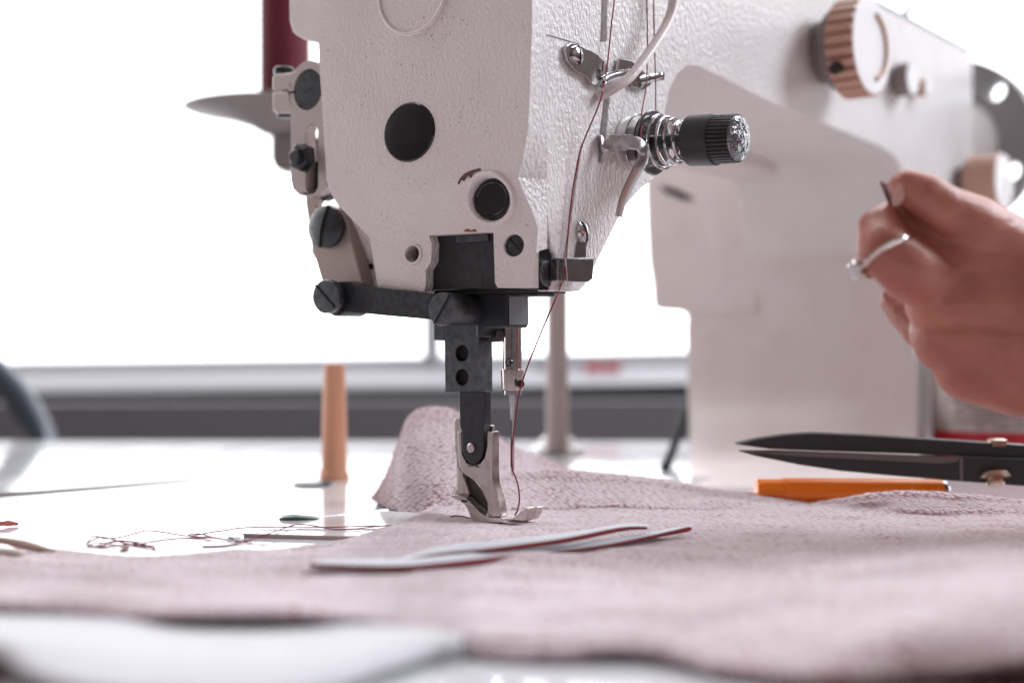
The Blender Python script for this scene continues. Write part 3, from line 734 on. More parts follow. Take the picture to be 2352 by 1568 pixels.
# bed plates by the needle
b = MB(); b.prism([T(567, 1202, 1.6), T(885, 1172, 1.6), T(1010, 1180, 1.6), T(1010, 1215, 1.6), T(800, 1230, 1.6), T(556, 1224, 1.6)], Zv*-.5); b.build('slide_plate', M_bed, mc, bevel=.2)
b = MB(); b.prism([T(560, 1224.5, 1.55), T(800, 1230.5, 1.55), T(830, 1226, 1.55), T(830, 1220, 1.55), T(560, 1216, 1.55)], Zv*-1.5); b.build('plate_edge', M_beige, mc)
b = MB(); b.prism([T(556, 1224, 1.6), T(548, 1223, 1.6), T(528, 1228, .6), T(523, 1232, .6), T(552, 1233, 1.2)], Zv*-.5); b.build('plate_spring', M_steel, mc, bevel=.1)
b = MB(); b.tube(spline([T(646, 1194, 1.2), T(655, 1189, 2.2), T(680, 1188, 2.4), T(715, 1191, 1.6), T(738, 1192, 1)], 5), [.3, .6, .9, 1.1, 1.2]+[1.3]*12+[1.1, .9, .7, .4], 10, 2.0, up=Zv); b.build('plate_latch', mat('dark_green_steel', (.10, .13, .12), .25, .7), mc)
b = MB(); b.tube([T(735, 1190, 1), T(890, 1172, 1)], .8, 8); b.build('plate_rod', M_steel, mc)

# ------------------------------------------------------------------ threads on the machine
TZ = SF+1.2
b = MB()
run = [F(1420, -120, TZ), F(1411, 0, TZ+1), F(1404, 60, TZ+1.5), F(1396, 140, TZ+2), F(1388, 195, TZ+3), F(1384, 212, TZ+12), F(1372, 250, TZ+5), F(1335, 340, TZ+2), F(1322, 400, TZ+1), F(1315, 440, TZ+.8), F(1308, 500, TZ+.8), F(1303, 560, TZ+1), F(1301, 592, TZ+4.5), F(1293, 646, TZ+4)]
run = spline(run, 6)
tail = [M(1270, 700, 1.5), M(1240, 770, 0), M(1212, 840, -2), M(1199, 880, -4.5), M(1190, 915, -2.5), M(1181, 985, -1.2), M(1176, 1030, -1.2), M(1177, 1075, -1.0), M(1182, 1090, .5)]
tail = run[-1:]+tail
drop = spline([M(1182, 1090, .5), M(1190, 1115, .2), M(1193, 1145, 0), M(1189, 1170, -.3), M(1182, 1183, -.5)], 6)
path = run + spline(tail, 5)[1:] + drop[1:]
b.tube(path, .30, 6)
path2 = spline([F(1487, -120, TZ+3), F(1486, 0, TZ+3), F(1487, 90, TZ+4), F(1485, 190, TZ+5), F(1474, 260, TZ+8), F(1472, 310, TZ+13), F(1467, 340, TZ+13), F(1462, 348, TZ+11)], 6)
b.tube(path2, .28, 6)
path3 = spline([F(1501, -120, TZ+3), F(1501, 0, TZ+3), F(1504, 120, TZ+4.5), F(1506, 200, TZ+5), F(1506, 258, TZ+9)], 6)
b.tube(path3, .28, 6)
tag(b.build('needle_thread', M_thread), 'dark red thread running down the machine front through the guides to the needle', 'thread')
b = MB(); b.tube(spline([T(1034, 1186, 2.2), T(1045, 1184, 2.4), T(1062, 1185, 2.4), T(1079, 1189, 2.2)], 5), .3, 6)
tag(b.build('thread_tail', M_thread), 'short dark red thread tail lying on the pink knit left of the presser foot', 'thread')

# ------------------------------------------------------------------ pink knit
def yz(py, Y): return zat(py, Y)
def zrow(ctrl): return ctrl                   # (px, py, Y)
def onz(lst): return [(x, y, FP*(H-z)/(y-CY)) for x, y, z in lst]
def dep(lst): return [(x, y, Y*H/71) for x, y, Y in lst]
edge_left = [(-400, 1262, 1.2), (-150, 1270, 1.4), (0, 1274, 1.5), (130, 1268, 2.5), (300, 1284, 1.5), (470, 1278, 1.5), (640, 1266, 1.5), (800, 1242, 1.5), (880, 1218, 1.5), (960, 1186, 1.5)]
def rows_fabric():
    R = []
    R.append(onz([(x, y-.5, .2) for x, y, z in edge_left]) + dep([(1060, 1152, 572), (1150, 1142, 590), (1300, 1135, 600), (1500, 1136, 600), (1700, 1146, 585), (1860, 1163, 562), (2000, 1172, 548), (2150, 1174, 545), (2352, 1176, 540), (2600, 1176, 540)]))
    R.append(onz(edge_left) + dep([(1060, 1130, 562), (1150, 1095, 566), (1200, 1086, 566), (1300, 1083, 567), (1400, 1090, 567), (1500, 1101, 567), (1617, 1121, 566), (1726, 1136, 562), (1836, 1155, 556), (1867, 1159, 554), (1929, 1150, 536), (1992, 1141, 528), (2086, 1134, 524), (2179, 1136, 522), (2273, 1146, 522), (2352, 1155, 522), (2600, 1165, 522)]))
    R.append(onz([(x, y+2, z+.4) for x, y, z in edge_left]) + dep([(1060, 1148, 552), (1150, 1120, 554), (1300, 1112, 556), (1500, 1124, 556), (1617, 1136, 556), (1726, 1146, 553), (1836, 1161, 548), (1867, 1164, 546), (1929, 1160, 531), (1992, 1156, 522), (2086, 1148, 518.5), (2179, 1150, 517), (2352, 1166, 516), (2600, 1176, 516)]))
    R.append(onz([(-400, 1276, 2.2), (0, 1284, 2.2), (300, 1290, 2.2), (640, 1276, 2.2), (800, 1252, 2.2), (960, 1194, 2.2), (1060, 1172, 2.0), (1150, 1166, 3.0), (1300, 1160, 3.2), (1500, 1164, 3.0), (1700, 1164, 3), (1850, 1174, 2.6), (2000, 1172, 4.0), (2100, 1170, 5.2), (2250, 1172, 5.0), (2400, 1182, 3.6), (2600, 1190, 3)]))
    R.append(onz([(-400, 1284, 2.2), (0, 1292, 2.2), (300, 1298, 2.2), (640, 1284, 2.2), (800, 1262, 2.2), (960, 1204, 2.0), (1060, 1184, 1.6), (1150, 1180, 1.2), (1300, 1176, 1.0), (1500, 1180, 1.0), (1700, 1180, 1.5), (1850, 1187, 2), (2000, 1188, 2.4), (2250, 1192, 2.4), (2600, 1202, 2)]))
    R.append(onz([(-400, 1300, 2.0), (0, 1312, 2.0), (300, 1320, 1.8), (640, 1305, 1.6), (800, 1286, 1.6), (960, 1232, 1.8), (1060, 1208, 1.5), (1300, 1204, 1.5), (1700, 1208, 2.0), (2000, 1214, 2.2), (2600, 1226, 2)]))
    R.append(onz([(-400, 1325, 2.6), (0, 1334, 2.4), (300, 1340, 1.6), (640, 1335, 1.5), (960, 1285, 1.6), (1300, 1255, 1.6), (1700, 1252, 1.8), (2000, 1255, 2.2), (2300, 1256, 4), (2600, 1250, 6)]))
    R.append(onz([(-400, 1350, 4), (0, 1362, 4), (300, 1366, 3.2), (640, 1364, 3), (960, 1335, 2.5), (1300, 1320, 2), (1640, 1310, 2.4), (1900, 1296, 4), (2100, 1284, 6), (2352, 1268, 10), (2600, 1255, 12)]))
    R.append(onz([(-400, 1370, 7), (0, 1382, 7), (300, 1388, 7), (640, 1388, 7), (850, 1386, 6.5), (960, 1385, 5), (1300, 1390, 4), (1640, 1372, 6), (1900, 1338, 8), (2100, 1316, 11), (2352, 1284, 15), (2600, 1265, 17)]))
    R.append(onz([(-400, 1380, 7.6), (0, 1394, 7.8), (300, 1402, 8.2), (420, 1405, 9.2), (550, 1404, 9.8), (660, 1406, 9.2), (800, 1408, 7.0), (960, 1430, 5.5), (1150, 1450, 5), (1300, 1450, 5.4), (1640, 1408, 8), (1900, 1362, 10.5), (2100, 1336, 13), (2352, 1302, 16), (2600, 1285, 18)]))
    R.append(dep([(-400, 1386, 318), (0, 1400, 311), (300, 1409, 306), (420, 1410, 302), (550, 1408, 300), (660, 1411, 301), (800, 1420, 304), (960, 1455, 300), (1150, 1480, 292), (1300, 1482, 290), (1420, 1468, 290), (1640, 1468, 287), (1900, 1450, 281), (2100, 1420, 278), (2352, 1384, 279), (2600, 1364, 280)]))
    R.append(dep([(-400, 1384, 322), (0, 1398, 316), (300, 1406, 312), (420, 1407, 310), (550, 1405, 309), (660, 1408, 310), (800, 1416, 312), (960, 1462, 302), (1150, 1496, 290), (1300, 1496, 288), (1420, 1480, 289), (1520, 1494, 287), (1640, 1532, 275), (1800, 1556, 268), (1960, 1554, 266), (2100, 1534, 266), (2352, 1506, 264), (2600, 1496, 264)]))
    R.append(dep([(-400, 1382, 328), (0, 1395, 322), (300, 1402, 320), (500, 1405, 320), (640, 1405, 320), (800, 1412, 320), (960, 1460, 308), (1150, 1492, 297), (1300, 1492, 296), (1420, 1478, 296), (1520, 1490, 294), (1640, 1529, 281), (1800, 1553, 273), (1960, 1551, 271), (2100, 1531, 271), (2352, 1503, 269), (2600, 1493, 269)]))
    return R
R = rows_fabric()
PX = np.concatenate([np.arange(-400, 900, 5.0), np.arange(900, 2400, 3.2), np.arange(2400, 2600, 8)])
ctrl = np.array([[np.concatenate([[x], interp(r, x)]) for x in PX] for r in R])   # rows x cols x 3
sub_n = [4, 6, 9, 7, 12, 16, 16, 14, 10, 8, 10, 4]
rows = []
nr = len(R)
for k in range(nr-1):
    p0, p1, p2, p3 = ctrl[max(k-1, 0)], ctrl[k], ctrl[k+1], ctrl[min(k+2, nr-1)]
    # work on world positions so that the sheet bends smoothly in space
    def W(c):
        return np.stack([(c[:, 0]-CX)*c[:, 2]/FP, c[:, 2], H-(c[:, 1]-CY)*c[:, 2]/FP], 1)
    q0, q1, q2, q3 = W(p0), W(p1), W(p2), W(p3)
    n = sub_n[k]*2
    for j in range(n):
        t = j/n
        rows.append(.5*((2*q1)+(-q0+q2)*t+(2*q0-5*q1+4*q2-q3)*t*t+(-q0+3*q1-3*q2+q3)*t**3))
rows.append(W(ctrl[-1]))
G = np.array(rows)
rng = np.random.default_rng(3)
def vnoise(x, y, seed=0):
    xi, yi = np.floor(x).astype(int), np.floor(y).astype(int); fx, fy = x-xi, y-yi
    def h(a, b): 
        v = np.sin(a*127.1+b*311.7+seed*74.7)*43758.5453; return v-np.floor(v)
    fx = fx*fx*(3-2*fx); fy = fy*fy*(3-2*fy)
    return (h(xi, yi)*(1-fx)+h(xi+1, yi)*fx)*(1-fy)+(h(xi, yi+1)*(1-fx)+h(xi+1, yi+1)*fx)*fy
def uvmap(G):
    nrw, ncl = G.shape[:2]
    u = np.zeros((nrw, ncl)); v = np.zeros((nrw, ncl))
    du = np.linalg.norm(np.diff(G, axis=1), axis=2)
    u = G[..., 0].copy()
    dv = np.linalg.norm(np.diff(G, axis=0), axis=2)
    v[1:] = np.cumsum(np.median(dv, axis=1, keepdims=True)*.35+dv*.65, axis=0)
    mid = np.median(v[len(v)//2])
    # keep uv continuous: use depth as v, arc-lengthened on steep parts
    return u, v
u_, v_ = uvmap(G)
wav = (vnoise(G[..., 0]/55+3, G[..., 1]/17, 21)-.5)*5.0*np.clip((505-G[..., 1])/70, 0, 1)*np.clip((G[..., 1]-285)/25, .25, 1) + (vnoise(G[..., 0]/22+9, G[..., 1]/9)-.5)*1.5 + (vnoise(G[..., 0]/7, G[..., 1]/4, 2)-.5)*.6 + (vnoise(G[..., 0]/2.2, G[..., 1]/2.2, 5)-.5)*.25
fade = np.ones(G.shape[:2]); fade[:9] *= np.linspace(0, 1, 9)[:, None]*.5+.1
near_foot = np.exp(-(((G[..., 0]+5)/45)**2+((G[..., 1]-515)/22)**2))
G[..., 2] += wav*fade*(1-.9*near_foot)
G[..., 2] -= near_foot*1.0
G[..., 2] = np.maximum(G[..., 2], .15)
# frayed left and back edge: jitter the first rows a little
jit = (vnoise(PX*.21, PX*0, 8)-.5)*2.2 + (vnoise(PX*.06, PX*0, 4)-.5)*3
for j in range(12):
    G[j, :, 1] += jit*(1-j/12)
uvs = [(float(a), float(c)) for a, c in zip(u_.ravel(), v_.ravel())]
fab = MB(); fab.grid([[Vector(q) for q in r] for r in G])
# upturned corner behind the foot
flap_b = [(0, 858, 1146, 568), (.12, 880, 1160, 556), (.28, 930, 1177, 541), (.45, 1000, 1188, 532), (.65, 1100, 1180, 536), (.85, 1210, 1150, 556), (1, 1310, 1120, 580)]
flap_t = [(0, 858, 1143, 569), (.06, 872, 1118, 573), (.14, 896, 1066, 576), (.22, 920, 1000, 578), (.30, 938, 958, 579), (.37, 962, 940, 580), (.44, 1000, 934, 580), (.52, 1040, 941, 580), (.62, 1090, 966, 582), (.74, 1160, 1012, 586), (.86, 1230, 1046, 590), (1, 1312, 1080, 594)]
NU = 150; fl_rows = []
us = np.linspace(0, 1, NU)
flap_b = [(a, x, y, Y*H/71) for a, x, y, Y in flap_b]; flap_t = [(a, x, y, Y*H/71) for a, x, y, Y in flap_t]
B_ = np.array([P(*interp(flap_b, q)) for q in us]); T_ = np.array([P(*interp(flap_t, q)) for q in us])
for j in range(46):
    t = j/45
    bul = math.sin(math.pi*t)*(-6.0)
    hgt_ = np.linalg.norm(T_-B_, axis=1)/45
    row = B_*(1-t)+T_*t
    row[:, 1] += bul*np.minimum(hgt_, 1)*.8 + 0
    row[:, 2] += -math.sin(math.pi*t)*2.0*np.minimum(hgt_, 1)
    fl_rows.append(row)
for j in range(1, 9):                          # curl over the top and down the back
    a = j/8*math.pi*.5
    row = T_.copy(); row[:, 1] += 3.2*math.sin(a)*1.2; row[:, 2] -= 3.2*(1-math.cos(a))*np.minimum(1, np.maximum(T_[:, 2]-2, 0)/5)
    fl_rows.append(row)
for j in range(1, 12):
    t = j/11; row = fl_rows[53].copy(); row[:, 1] += 16*t; row[:, 2] = row[:, 2]*(1-t)+.3*t; fl_rows.append(row)
FG = np.array(fl_rows)
FG += ((vnoise(FG[..., 0]/2.0, FG[..., 2]/2.0, 6)-.5)*.5)[..., None]*np.array([0, 1, .6])
FG[..., 1] += (vnoise(FG[..., 0]/11, FG[..., 2]/14, 12)-.5)*4.0*np.minimum(1, FG[..., 2]/12)
fu, fv = uvmap(FG)
uvs += [(float(a)*1.0+300, float(c)) for a, c in zip(fu.ravel(), fv.ravel())]
fab.grid([[Vector(q) for q in r] for r in FG])
kroot = thing('knit_cloth', 'crumpled pale pink knit cloth spread under the presser foot with its corner turned up', 'cloth', (0, 420, 0))
ko = fab.build('knit_sheet', M_knit, kroot, uv=uvs, recalc=False, ang=180)
ksd = ko.modifiers.new('solid', 'SOLIDIFY'); ksd.thickness = 1.1*S; ksd.offset = -1

# loose fibres along the edges and over the surface
fz = MB()
def fibre(p, d, ln, r=.05):
    r *= 1.9; ln *= 1.25
    p = Vector(p); d = Vector(d).normalized(); pts = [p]
    bend = Vector((rng.normal(), rng.normal(), rng.normal()))*.5
    for k in range(1, 4):
        d = (d+bend*.5).normalized(); pts.append(pts[-1]+d*ln/3)
    fz.tube(pts, [r, r*.9, r*.7, r*.3], 3)
ncol = G.shape[1]
for i in range(260, ncol-14):
    for rep in range(5):
        j = int(rng.integers(4, 18)); p = G[j, i]
        if PX[i] < 1150: j = int(rng.integers(0, 10)); p = G[j, i]
        fibre(p, (rng.normal()*.7, -.2+rng.normal()*.5, .55+abs(rng.normal())*.4), abs(rng.normal())*1.0+.35)
for i in range(0, 260, 1):
    p = G[int(rng.integers(0, 5)), i]; fibre(p, (rng.normal(), .8, .5), abs(rng.normal())*1.2+.4)
for k in range(1200):
    i = int(rng.integers(255, ncol-14)); j = int(rng.integers(14, 110)); fibre(G[j, i], (rng.normal(), rng.normal()*.6, .7), abs(rng.normal())*.7+.25, .04)
for k in range(2600):
    i = int(rng.integers(0, NU)); j = int(rng.integers(40, 54)); fibre(FG[j, i], (rng.normal()*.7, -.3, 1.0), abs(rng.normal())*.7+.25, .045)
for k in range(900):
    i = int(rng.integers(0, 30)); j = int(rng.integers(0, 50)); fibre(FG[j, i], (-1, rng.normal()*.4, .3+rng.normal()*.5), abs(rng.normal())*.7+.3, .045)
for k in range(350):
    i = int(rng.integers(0, NU)); j = int(rng.integers(0, 50)); fibre(FG[j, i], (rng.normal(), -1, rng.normal()*.5+.3), abs(rng.normal())*.5+.2, .04)
fo = fz.build('loose_fibres', M_fuzz, kroot, recalc=False, smooth=False); fo['kind'] = 'stuff'
# pale lining folded over at the near edge
lr = [onz([(-300, 1392, 4), (0, 1396, 4.4), (300, 1402, 4.0), (420, 1420, .8), (680, 1424, .8), (800, 1420, 3.6), (900, 1422, 4.2), (1000, 1440, 4.2), (1060, 1462, 4)]),
      onz([(-300, 1408, 5.6), (0, 1414, 5.8), (300, 1420, 5.2), (420, 1433, 1.2), (680, 1436, 1.2), (800, 1430, 4.4), (900, 1436, 4.8), (1000, 1450, 4.6), (1060, 1468, 4.2)]),
      onz([(-300, 1430, 7), (0, 1440, 7), (400, 1465, 6.6), (700, 1465, 6.2), (900, 1460, 5.2), (1000, 1462, 4.6), (1060, 1474, 4.2)]),
      onz([(-300, 1450, 7), (0, 1472, 7), (400, 1520, 6.6), (700, 1520, 6.2), (900, 1490, 5.0), (1000, 1475, 4.4), (1060, 1480, 4.0)]),
      onz([(-300, 1455, 6), (0, 1492, 6), (80, 1530, 5.4), (200, 1562, 5), (400, 1580, 5), (600, 1580, 5), (750, 1556, 4.6), (900, 1512, 4.2), (1000, 1484, 4), (1060, 1484, 3.8)]),
      onz([(-300, 1456, 5), (0, 1496, 5), (80, 1534, 4.4), (200, 1566, 4), (400, 1584, 4), (600, 1584, 4), (750, 1560, 3.8), (900, 1515, 3.4), (1000, 1487, 3.4), (1060, 1486, 3.2)])]
LX = np.linspace(-300, 1060, 140)
lc = [W(np.array([np.concatenate([[x], interp(r, x)]) for x in LX])) for r in lr]
lc[4][:, 2] *= .75; lc[5][:, 2] *= .5
lrows = []
for k in range(len(lc)-1):
    q0, q1, q2, q3 = lc[max(k-1, 0)], lc[k], lc[k+1], lc[min(k+2, len(lc)-1)]
    for j in range(8):
        t = j/8; lrows.append(.5*((2*q1)+(-q0+q2)*t+(2*q0-5*q1+4*q2-q3)*t*t+(-q0+3*q1-3*q2+q3)*t**3))
lrows.append(lc[-1]); LG = np.array(lrows)
lb = MB(); lb.grid([[Vector(q) for q in r] for r in LG])
lu, lv_ = uvmap(LG)
lo = lb.build('turned_lining', M_lining, kroot, uv=[(float(a), float(c)) for a, c in zip(lu.ravel(), lv_.ravel())], recalc=False, ang=180)
md = lo.modifiers.new('solid', 'SOLIDIFY'); md.thickness = .8*S; md.offset = -1

# ------------------------------------------------------------------ woven labels lying on the cloth
def ribbon(front, back_w, label, name='woven_label'):
    fr = spline([T(*q) for q in front], 8)
    bk = [q+Vector((2.0, w_*1.25, .9+.6*math.sin(i*.12))) for i, (q, w_) in enumerate(zip(fr, np.interp(np.linspace(0, 1, len(fr)), np.linspace(0, 1, len(back_w)), back_w)))]
    r = thing(name, label, 'label', fr[len(fr)//2], 'woven labels on the cloth')
    b = MB(); rows_ = [fr]
    for k in range(1, 5): rows_.append([a.lerp(c, k/4)-Zv*.15*math.sin(math.pi*k/4) for a, c in zip(fr, bk)])
    b.grid([[q for q in rr] for rr in rows_]); o = b.build('ribbon', M_ribbon, r, recalc=False, ang=180)
    md = o.modifiers.new('s', 'SOLIDIFY'); md.thickness = .18*S; md.offset = 0
    b = MB(); b.tube([q+Vector((0, -.4, .35)) for q in fr], [.5]+[.72+.22*math.sin(i*.19+len(fr)) for i in range(len(fr)-2)]+[.5], 8, .36, up=Zv); b.build('red_edging', M_red, r)
    return r
ribbon([(713, 1299, 4.6), (905, 1306, 4.2), (1021, 1299, 3.8), (1204, 1278, 2.8), (1375, 1257, 3.0), (1503, 1233, 4.0), (1588, 1215, 5.0)], [4, 8, 10, 11, 11, 10, 7], 'longer white woven label with a red edge, nearest of the two on the cloth')
ribbon([(905, 1294, 3.6), (1012, 1274, 4.6), (1128, 1264, 5.0), (1290, 1244, 5.4), (1426, 1217, 6.4), (1486, 1214, 6.0)], [6, 9, 10, 11, 10, 6], 'white woven label with a dark red edge lying behind and across the longer one')

# ------------------------------------------------------------------ loose thread tangle, scraps
def tz(lst): return [T(.4296*x, 735+.4296*y, z) for x, y, z in lst]
b = MB()
b.tube(spline(tz([(460, 1197, .4), (480, 1170, 1.2), (512, 1154, 1.8), (560, 1166, .8), (640, 1160, .6), (720, 1140, 1.5), (790, 1124, 2), (880, 1134, 1.4), (1000, 1152, .4), (1060, 1146, .5), (1120, 1134, .8), (1220, 1120, 1.8), (1310, 1108, 2.2), (1600, 1104, 2.2), (1750, 1106, 2.2), (1950, 1100, 2.2), (2160, 1096, 2.2)]), 6), .24, 5)
b.tube(spline(tz([(465, 1200, .4), (550, 1210, .4), (700, 1196, .4), (800, 1188, .6), (920, 1168, 1), (1050, 1164, .8), (1130, 1160, .6), (1060, 1140, 1), (1010, 1152, .5), (1180, 1168, .4), (1240, 1180, .3), (1330, 1175, .5), (1420, 1145, 2.0), (1500, 1118, 2.2), (1590, 1092, 2.5), (1680, 1098, 2.2), (1780, 1116, 2), (1900, 1114, 2.1), (2060, 1098, 2.2), (2160, 1098, 2.3)]), 6), .24, 5)
b.tube(spline(tz([(470, 1190, .4), (530, 1160, 1), (600, 1170, 1), (660, 1190, .5), (740, 1202, .3), (810, 1205, .4), (830, 1225, .3), (810, 1215, .5), (760, 1195, .8), (640, 1180, .8), (540, 1205, .4), (470, 1205, .4)]), 6), .30, 5)
b.tube(spline(tz([(1080, 1208, .3), (1180, 1205, .3), (1290, 1190, .4), (1350, 1170, .9), (1440, 1140, 2.1)]), 6), .30, 5)
tag(b.build('loose_thread', M_thread), 'tangle of loose dark red thread trailing over the white table beside the cloth', 'thread')

def roll(pts, r, m, name, label, cat, flat=.6):
    p = spline(pts, 6); n = len(p)
    b = MB(); b.tube([q for q in p], [r*(1-.5*abs(2*i/(n-1)-1)**3)*(.92+.12*math.sin(i*.7)) for i in range(n)], 10, flat, up=Zv)
    return tag(b.build(name, m), label, cat)
roll([T(-60, 1203, 1.2), T(0, 1202, 1.5), T(20, 1201, 1.4), T(42, 1203, .8)], 1.1, M_pscrap, 'cloth_scrap', 'small coral pink scrap lying on the white table at the left', 'scrap')
roll([T(-80, 1238, 6), T(0, 1240, 5.6), (T(60, 1252, 4.4)), T(130, 1268, 3)], 1.6, M_scrap, 'cloth_strip', 'upper brown rolled strip on the cloth edge at far left', 'scrap', 1.3)
roll([T(-80, 1262, 4.6), T(0, 1264, 4.4), T(50, 1270, 4)], 1.5, M_beige, 'cloth_strip', 'lower pale beige strip under the brown rolled one at far left', 'scrap', 1.4)
b = MB(); b.prism([T(268, 1269, 2.4), T(281, 1256, 4.5), T(293, 1256, 4.6), T(291, 1270, 2.4)], (0, 3, 0))
tag(b.build('folded_corner', M_scrap, bevel=.3), 'tiny brown folded tip sticking up at the cloth edge near the thread tangle', 'scrap')
# dark sheets added for the shaded cloth underside mirrored in the table
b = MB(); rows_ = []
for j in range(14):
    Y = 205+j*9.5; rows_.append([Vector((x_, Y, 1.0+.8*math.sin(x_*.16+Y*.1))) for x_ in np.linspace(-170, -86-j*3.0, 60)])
b.grid(rows_); o = b.build('reflection_sheet', M_maroon, recalc=False, ang=180)
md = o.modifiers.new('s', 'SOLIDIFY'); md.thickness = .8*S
tag(o, 'added dark maroon sheet standing for the shaded cloth underside mirrored at lower left', 'cloth')
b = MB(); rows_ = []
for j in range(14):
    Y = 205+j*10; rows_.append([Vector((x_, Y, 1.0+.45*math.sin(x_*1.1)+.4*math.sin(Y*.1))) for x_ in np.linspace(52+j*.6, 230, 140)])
b.grid(rows_); o = b.build('reflection_sheet', mat('brown_reflection', (.085, .038, .032), .9), recalc=False, ang=180)  # second added sheet, a dark reflection below the hem as solid colour
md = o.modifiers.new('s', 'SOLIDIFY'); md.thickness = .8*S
tag(o, 'added dark brown ribbed sheet standing for the shaded knit underside mirrored at lower right', 'cloth')

# ------------------------------------------------------------------ thread stand, cone, peg, small things
YS = 855
pst = thing('thread_stand', 'grey thread stand with a pole and a pointed spool tray behind the machine head', 'thread stand', P(1280, 1040, YS))
b = MB(); b.lathe(T(1280, 1036, 2), Zv, [(0, 7.2), (330, 7.2), (331, .1)], 32); b.build('pole', M_pole, pst)
b = MB(); b.lathe(T(1280, 1038, .2), Zv, [(0, 19), (3.5, 18), (5, 13), (9, 12), (10, 8)], 6); b.build('base_nut', M_white, pst, bevel=1)
b = MB(); b.lathe(T(1280, 1038, .3), Zv, [(0, 13), (8, 9), (14, 7.4)], 28); b.build('base_collar', M_pole, pst)
tc_ = P(655, 252, YS)
b = MB(); b.lathe(tc_, -Zv, [(0, .1), (0, 64), (.3, 66), (.8, 65), (5, 44), (11, 24), (16, 15), (17, 12)], 56); b.build('spool_tray', M_greyp, pst)
b = MB(); b.prism([P(622, 312, YS-9), P(628, 310, YS-9), P(1300, 310, YS-9), P(1300, 392, YS-9), P(645, 393, YS-9), P(630, 385, YS-9), P(622, 365, YS-9)], (0, 18, 0)); b.build('bracket', M_greyp, pst, bevel=3, seg=3)
b = MB(); b.lathe(tc_, Zv, [(0, 4), (160, 4)], 16); b.build('spool_pin', M_greyp, pst)
cone = thing('thread_cone', 'burgundy thread cone on an orange core standing on the grey spool tray', 'thread cone', tc_)
b = MB(); b.lathe(tc_+Zv*.2, Zv, [(0, 16), (5, 15.5), (6, 16)], 40); b.build('core', M_orange2, cone)
b = MB(); b.lathe(tc_+Zv*5.5, Zv, [(0, 16.4), (1, 16.8), (110, 16.9), (112, 15)], 48); b.build('wound_thread', M_tcone, cone)

pp = T(768, 1099, 0)
peg = thing('plastic_peg', 'upright tapered peach plastic peg standing on the white table', 'peg', pp)
b = MB(); b.lathe(pp+Zv*3, Zv, [(0, 7.0), (56, 5.8), (58, 5.4), (58, .1)], 28); b.build('peg_post', M_peach, peg)
b = MB(); b.lathe(pp, Zv, [(0, 8.2), (3.4, 8.0), (4, 7.2), (4, .1)], 28); b.build('peg_base', M_peach, peg)
b = MB(); b.lathe(T(718, 1112, .2), Zv, [(0, 10), (1, 10), (1.3, 9), (1.3, .1)], 32)
tag(b.build('metal_disc', M_blackm), 'flat dark metal disc lying on the table at the foot of the peach peg', 'disc')
# hose at the left, cable at the right
b = MB(); hp = spline([P(-600, 700, 1130), P(-300, 735, 1115), P(-140, 790, 1100), P(-40, 830, 1090), P(30, 895, 1080), P(75, 965, 1075), P(100, 1030, 1070), P(110, 1120, 1068)], 6); b.tube(hp, 12, 14)
tag(b.build('rubber_hose', M_hose), 'blurred dark blue hose bending down beyond the table edge at far left', 'hose')
b = MB(); b.tube(spline([T(1528, 1074, 1.5), P(1545, 1032, 790), P(1561, 985, 830), P(1580, 935, 870), P(1610, 870, 900)], 6), 2.9, 12)
tag(b.build('black_cable', mat('cable_black', (.02, .02, .022), .75, 0, .2)), 'stiff black cable slanting up from the table behind the machine column', 'cable')

# ------------------------------------------------------------------ pen and shears
pen0, pen1 = T(1735, 1097, 12.2), T(2178, 1097, 12.2)
Yp = 577
pa, pb2 = P(1736, 1131, Yp), P(2162, 1134, Yp)
pen = thing('marker_pen', 'bright orange plastic marker pen with a silver end lying behind the pink knit', 'pen', (pa.x+20, Yp, 0))
dd = (pb2-pa).normalized(); Lp = (pb2-pa).length
b = MB(); b.lathe(pa, dd, [(0, .1), (0, 5.6), (.5, 6.1), (11.5, 6.1), (11.6, 5.9)], 40); b.build('cap', M_orange, pen)
b = MB(); b.lathe(pa+dd*11.6, dd, [(0, 6.5), (.3, 6.7), (Lp-11.8, 6.5), (Lp-11.6, .1)], 40); b.build('barrel', M_orange, pen)
b = MB(); b.lathe(pb2, dd, [(0, 6.2), (1.8, 5.9), (2.8, 4.6), (3.1, .1)], 36); b.build('end_button', M_chrome, pen)
YSH = 570
sh = thing('shears', 'pair of black metal shears with slightly open blades resting over the orange pen', 'shears', P(2250, 1080, YSH))
up_b = [(1689, 1020), (1742, 1008), (1804, 999), (1867, 995), (1992, 1000), (2148, 1009), (2352, 1022), (2560, 1040), (2560, 1072), (2352, 1053), (2148, 1044), (1992, 1039), (1836, 1034), (1767, 1031)]
lo_b = [(1698, 1036), (1780, 1036), (1867, 1039), (2050, 1046), (2198, 1051), (2212, 1048), (2352, 1054), (2560, 1076), (2560, 1140), (2352, 1116), (2204, 1105), (2036, 1091), (1929, 1081), (1836, 1067), (1736, 1047)]
def blade(poly, Y0, th, ridge, name):
    b = MB(); fr = [P(x_, y_, Y0) for x_, y_ in poly]; bk = [P(x_, y_-2, Y0+0)+Vector((0, th, 0)) for x_, y_ in poly]
    b.loft(fr, bk); return b.build(name, M_shear, sh, bevel=.5, seg=2)
blade(up_b, YSH+1, 6.0, 0, 'upper_blade')
blade(lo_b, YSH-2.5, 3.2, 0, 'lower_blade')
b = MB(); b.prism([P(1698, 1036.5, YSH-2.7), P(1867, 1039.5, YSH-2.7), P(2050, 1046.5, YSH-2.7), P(2205, 1049, YSH-2.7), P(2200, 1060, YSH-2.7), P(2160, 1064, YSH-2.7), P(1992, 1055, YSH-2.7), P(1836, 1047, YSH-2.7)], (0, .5, 0)); b.build('ground_edge', M_edge, sh, bevel=.1)
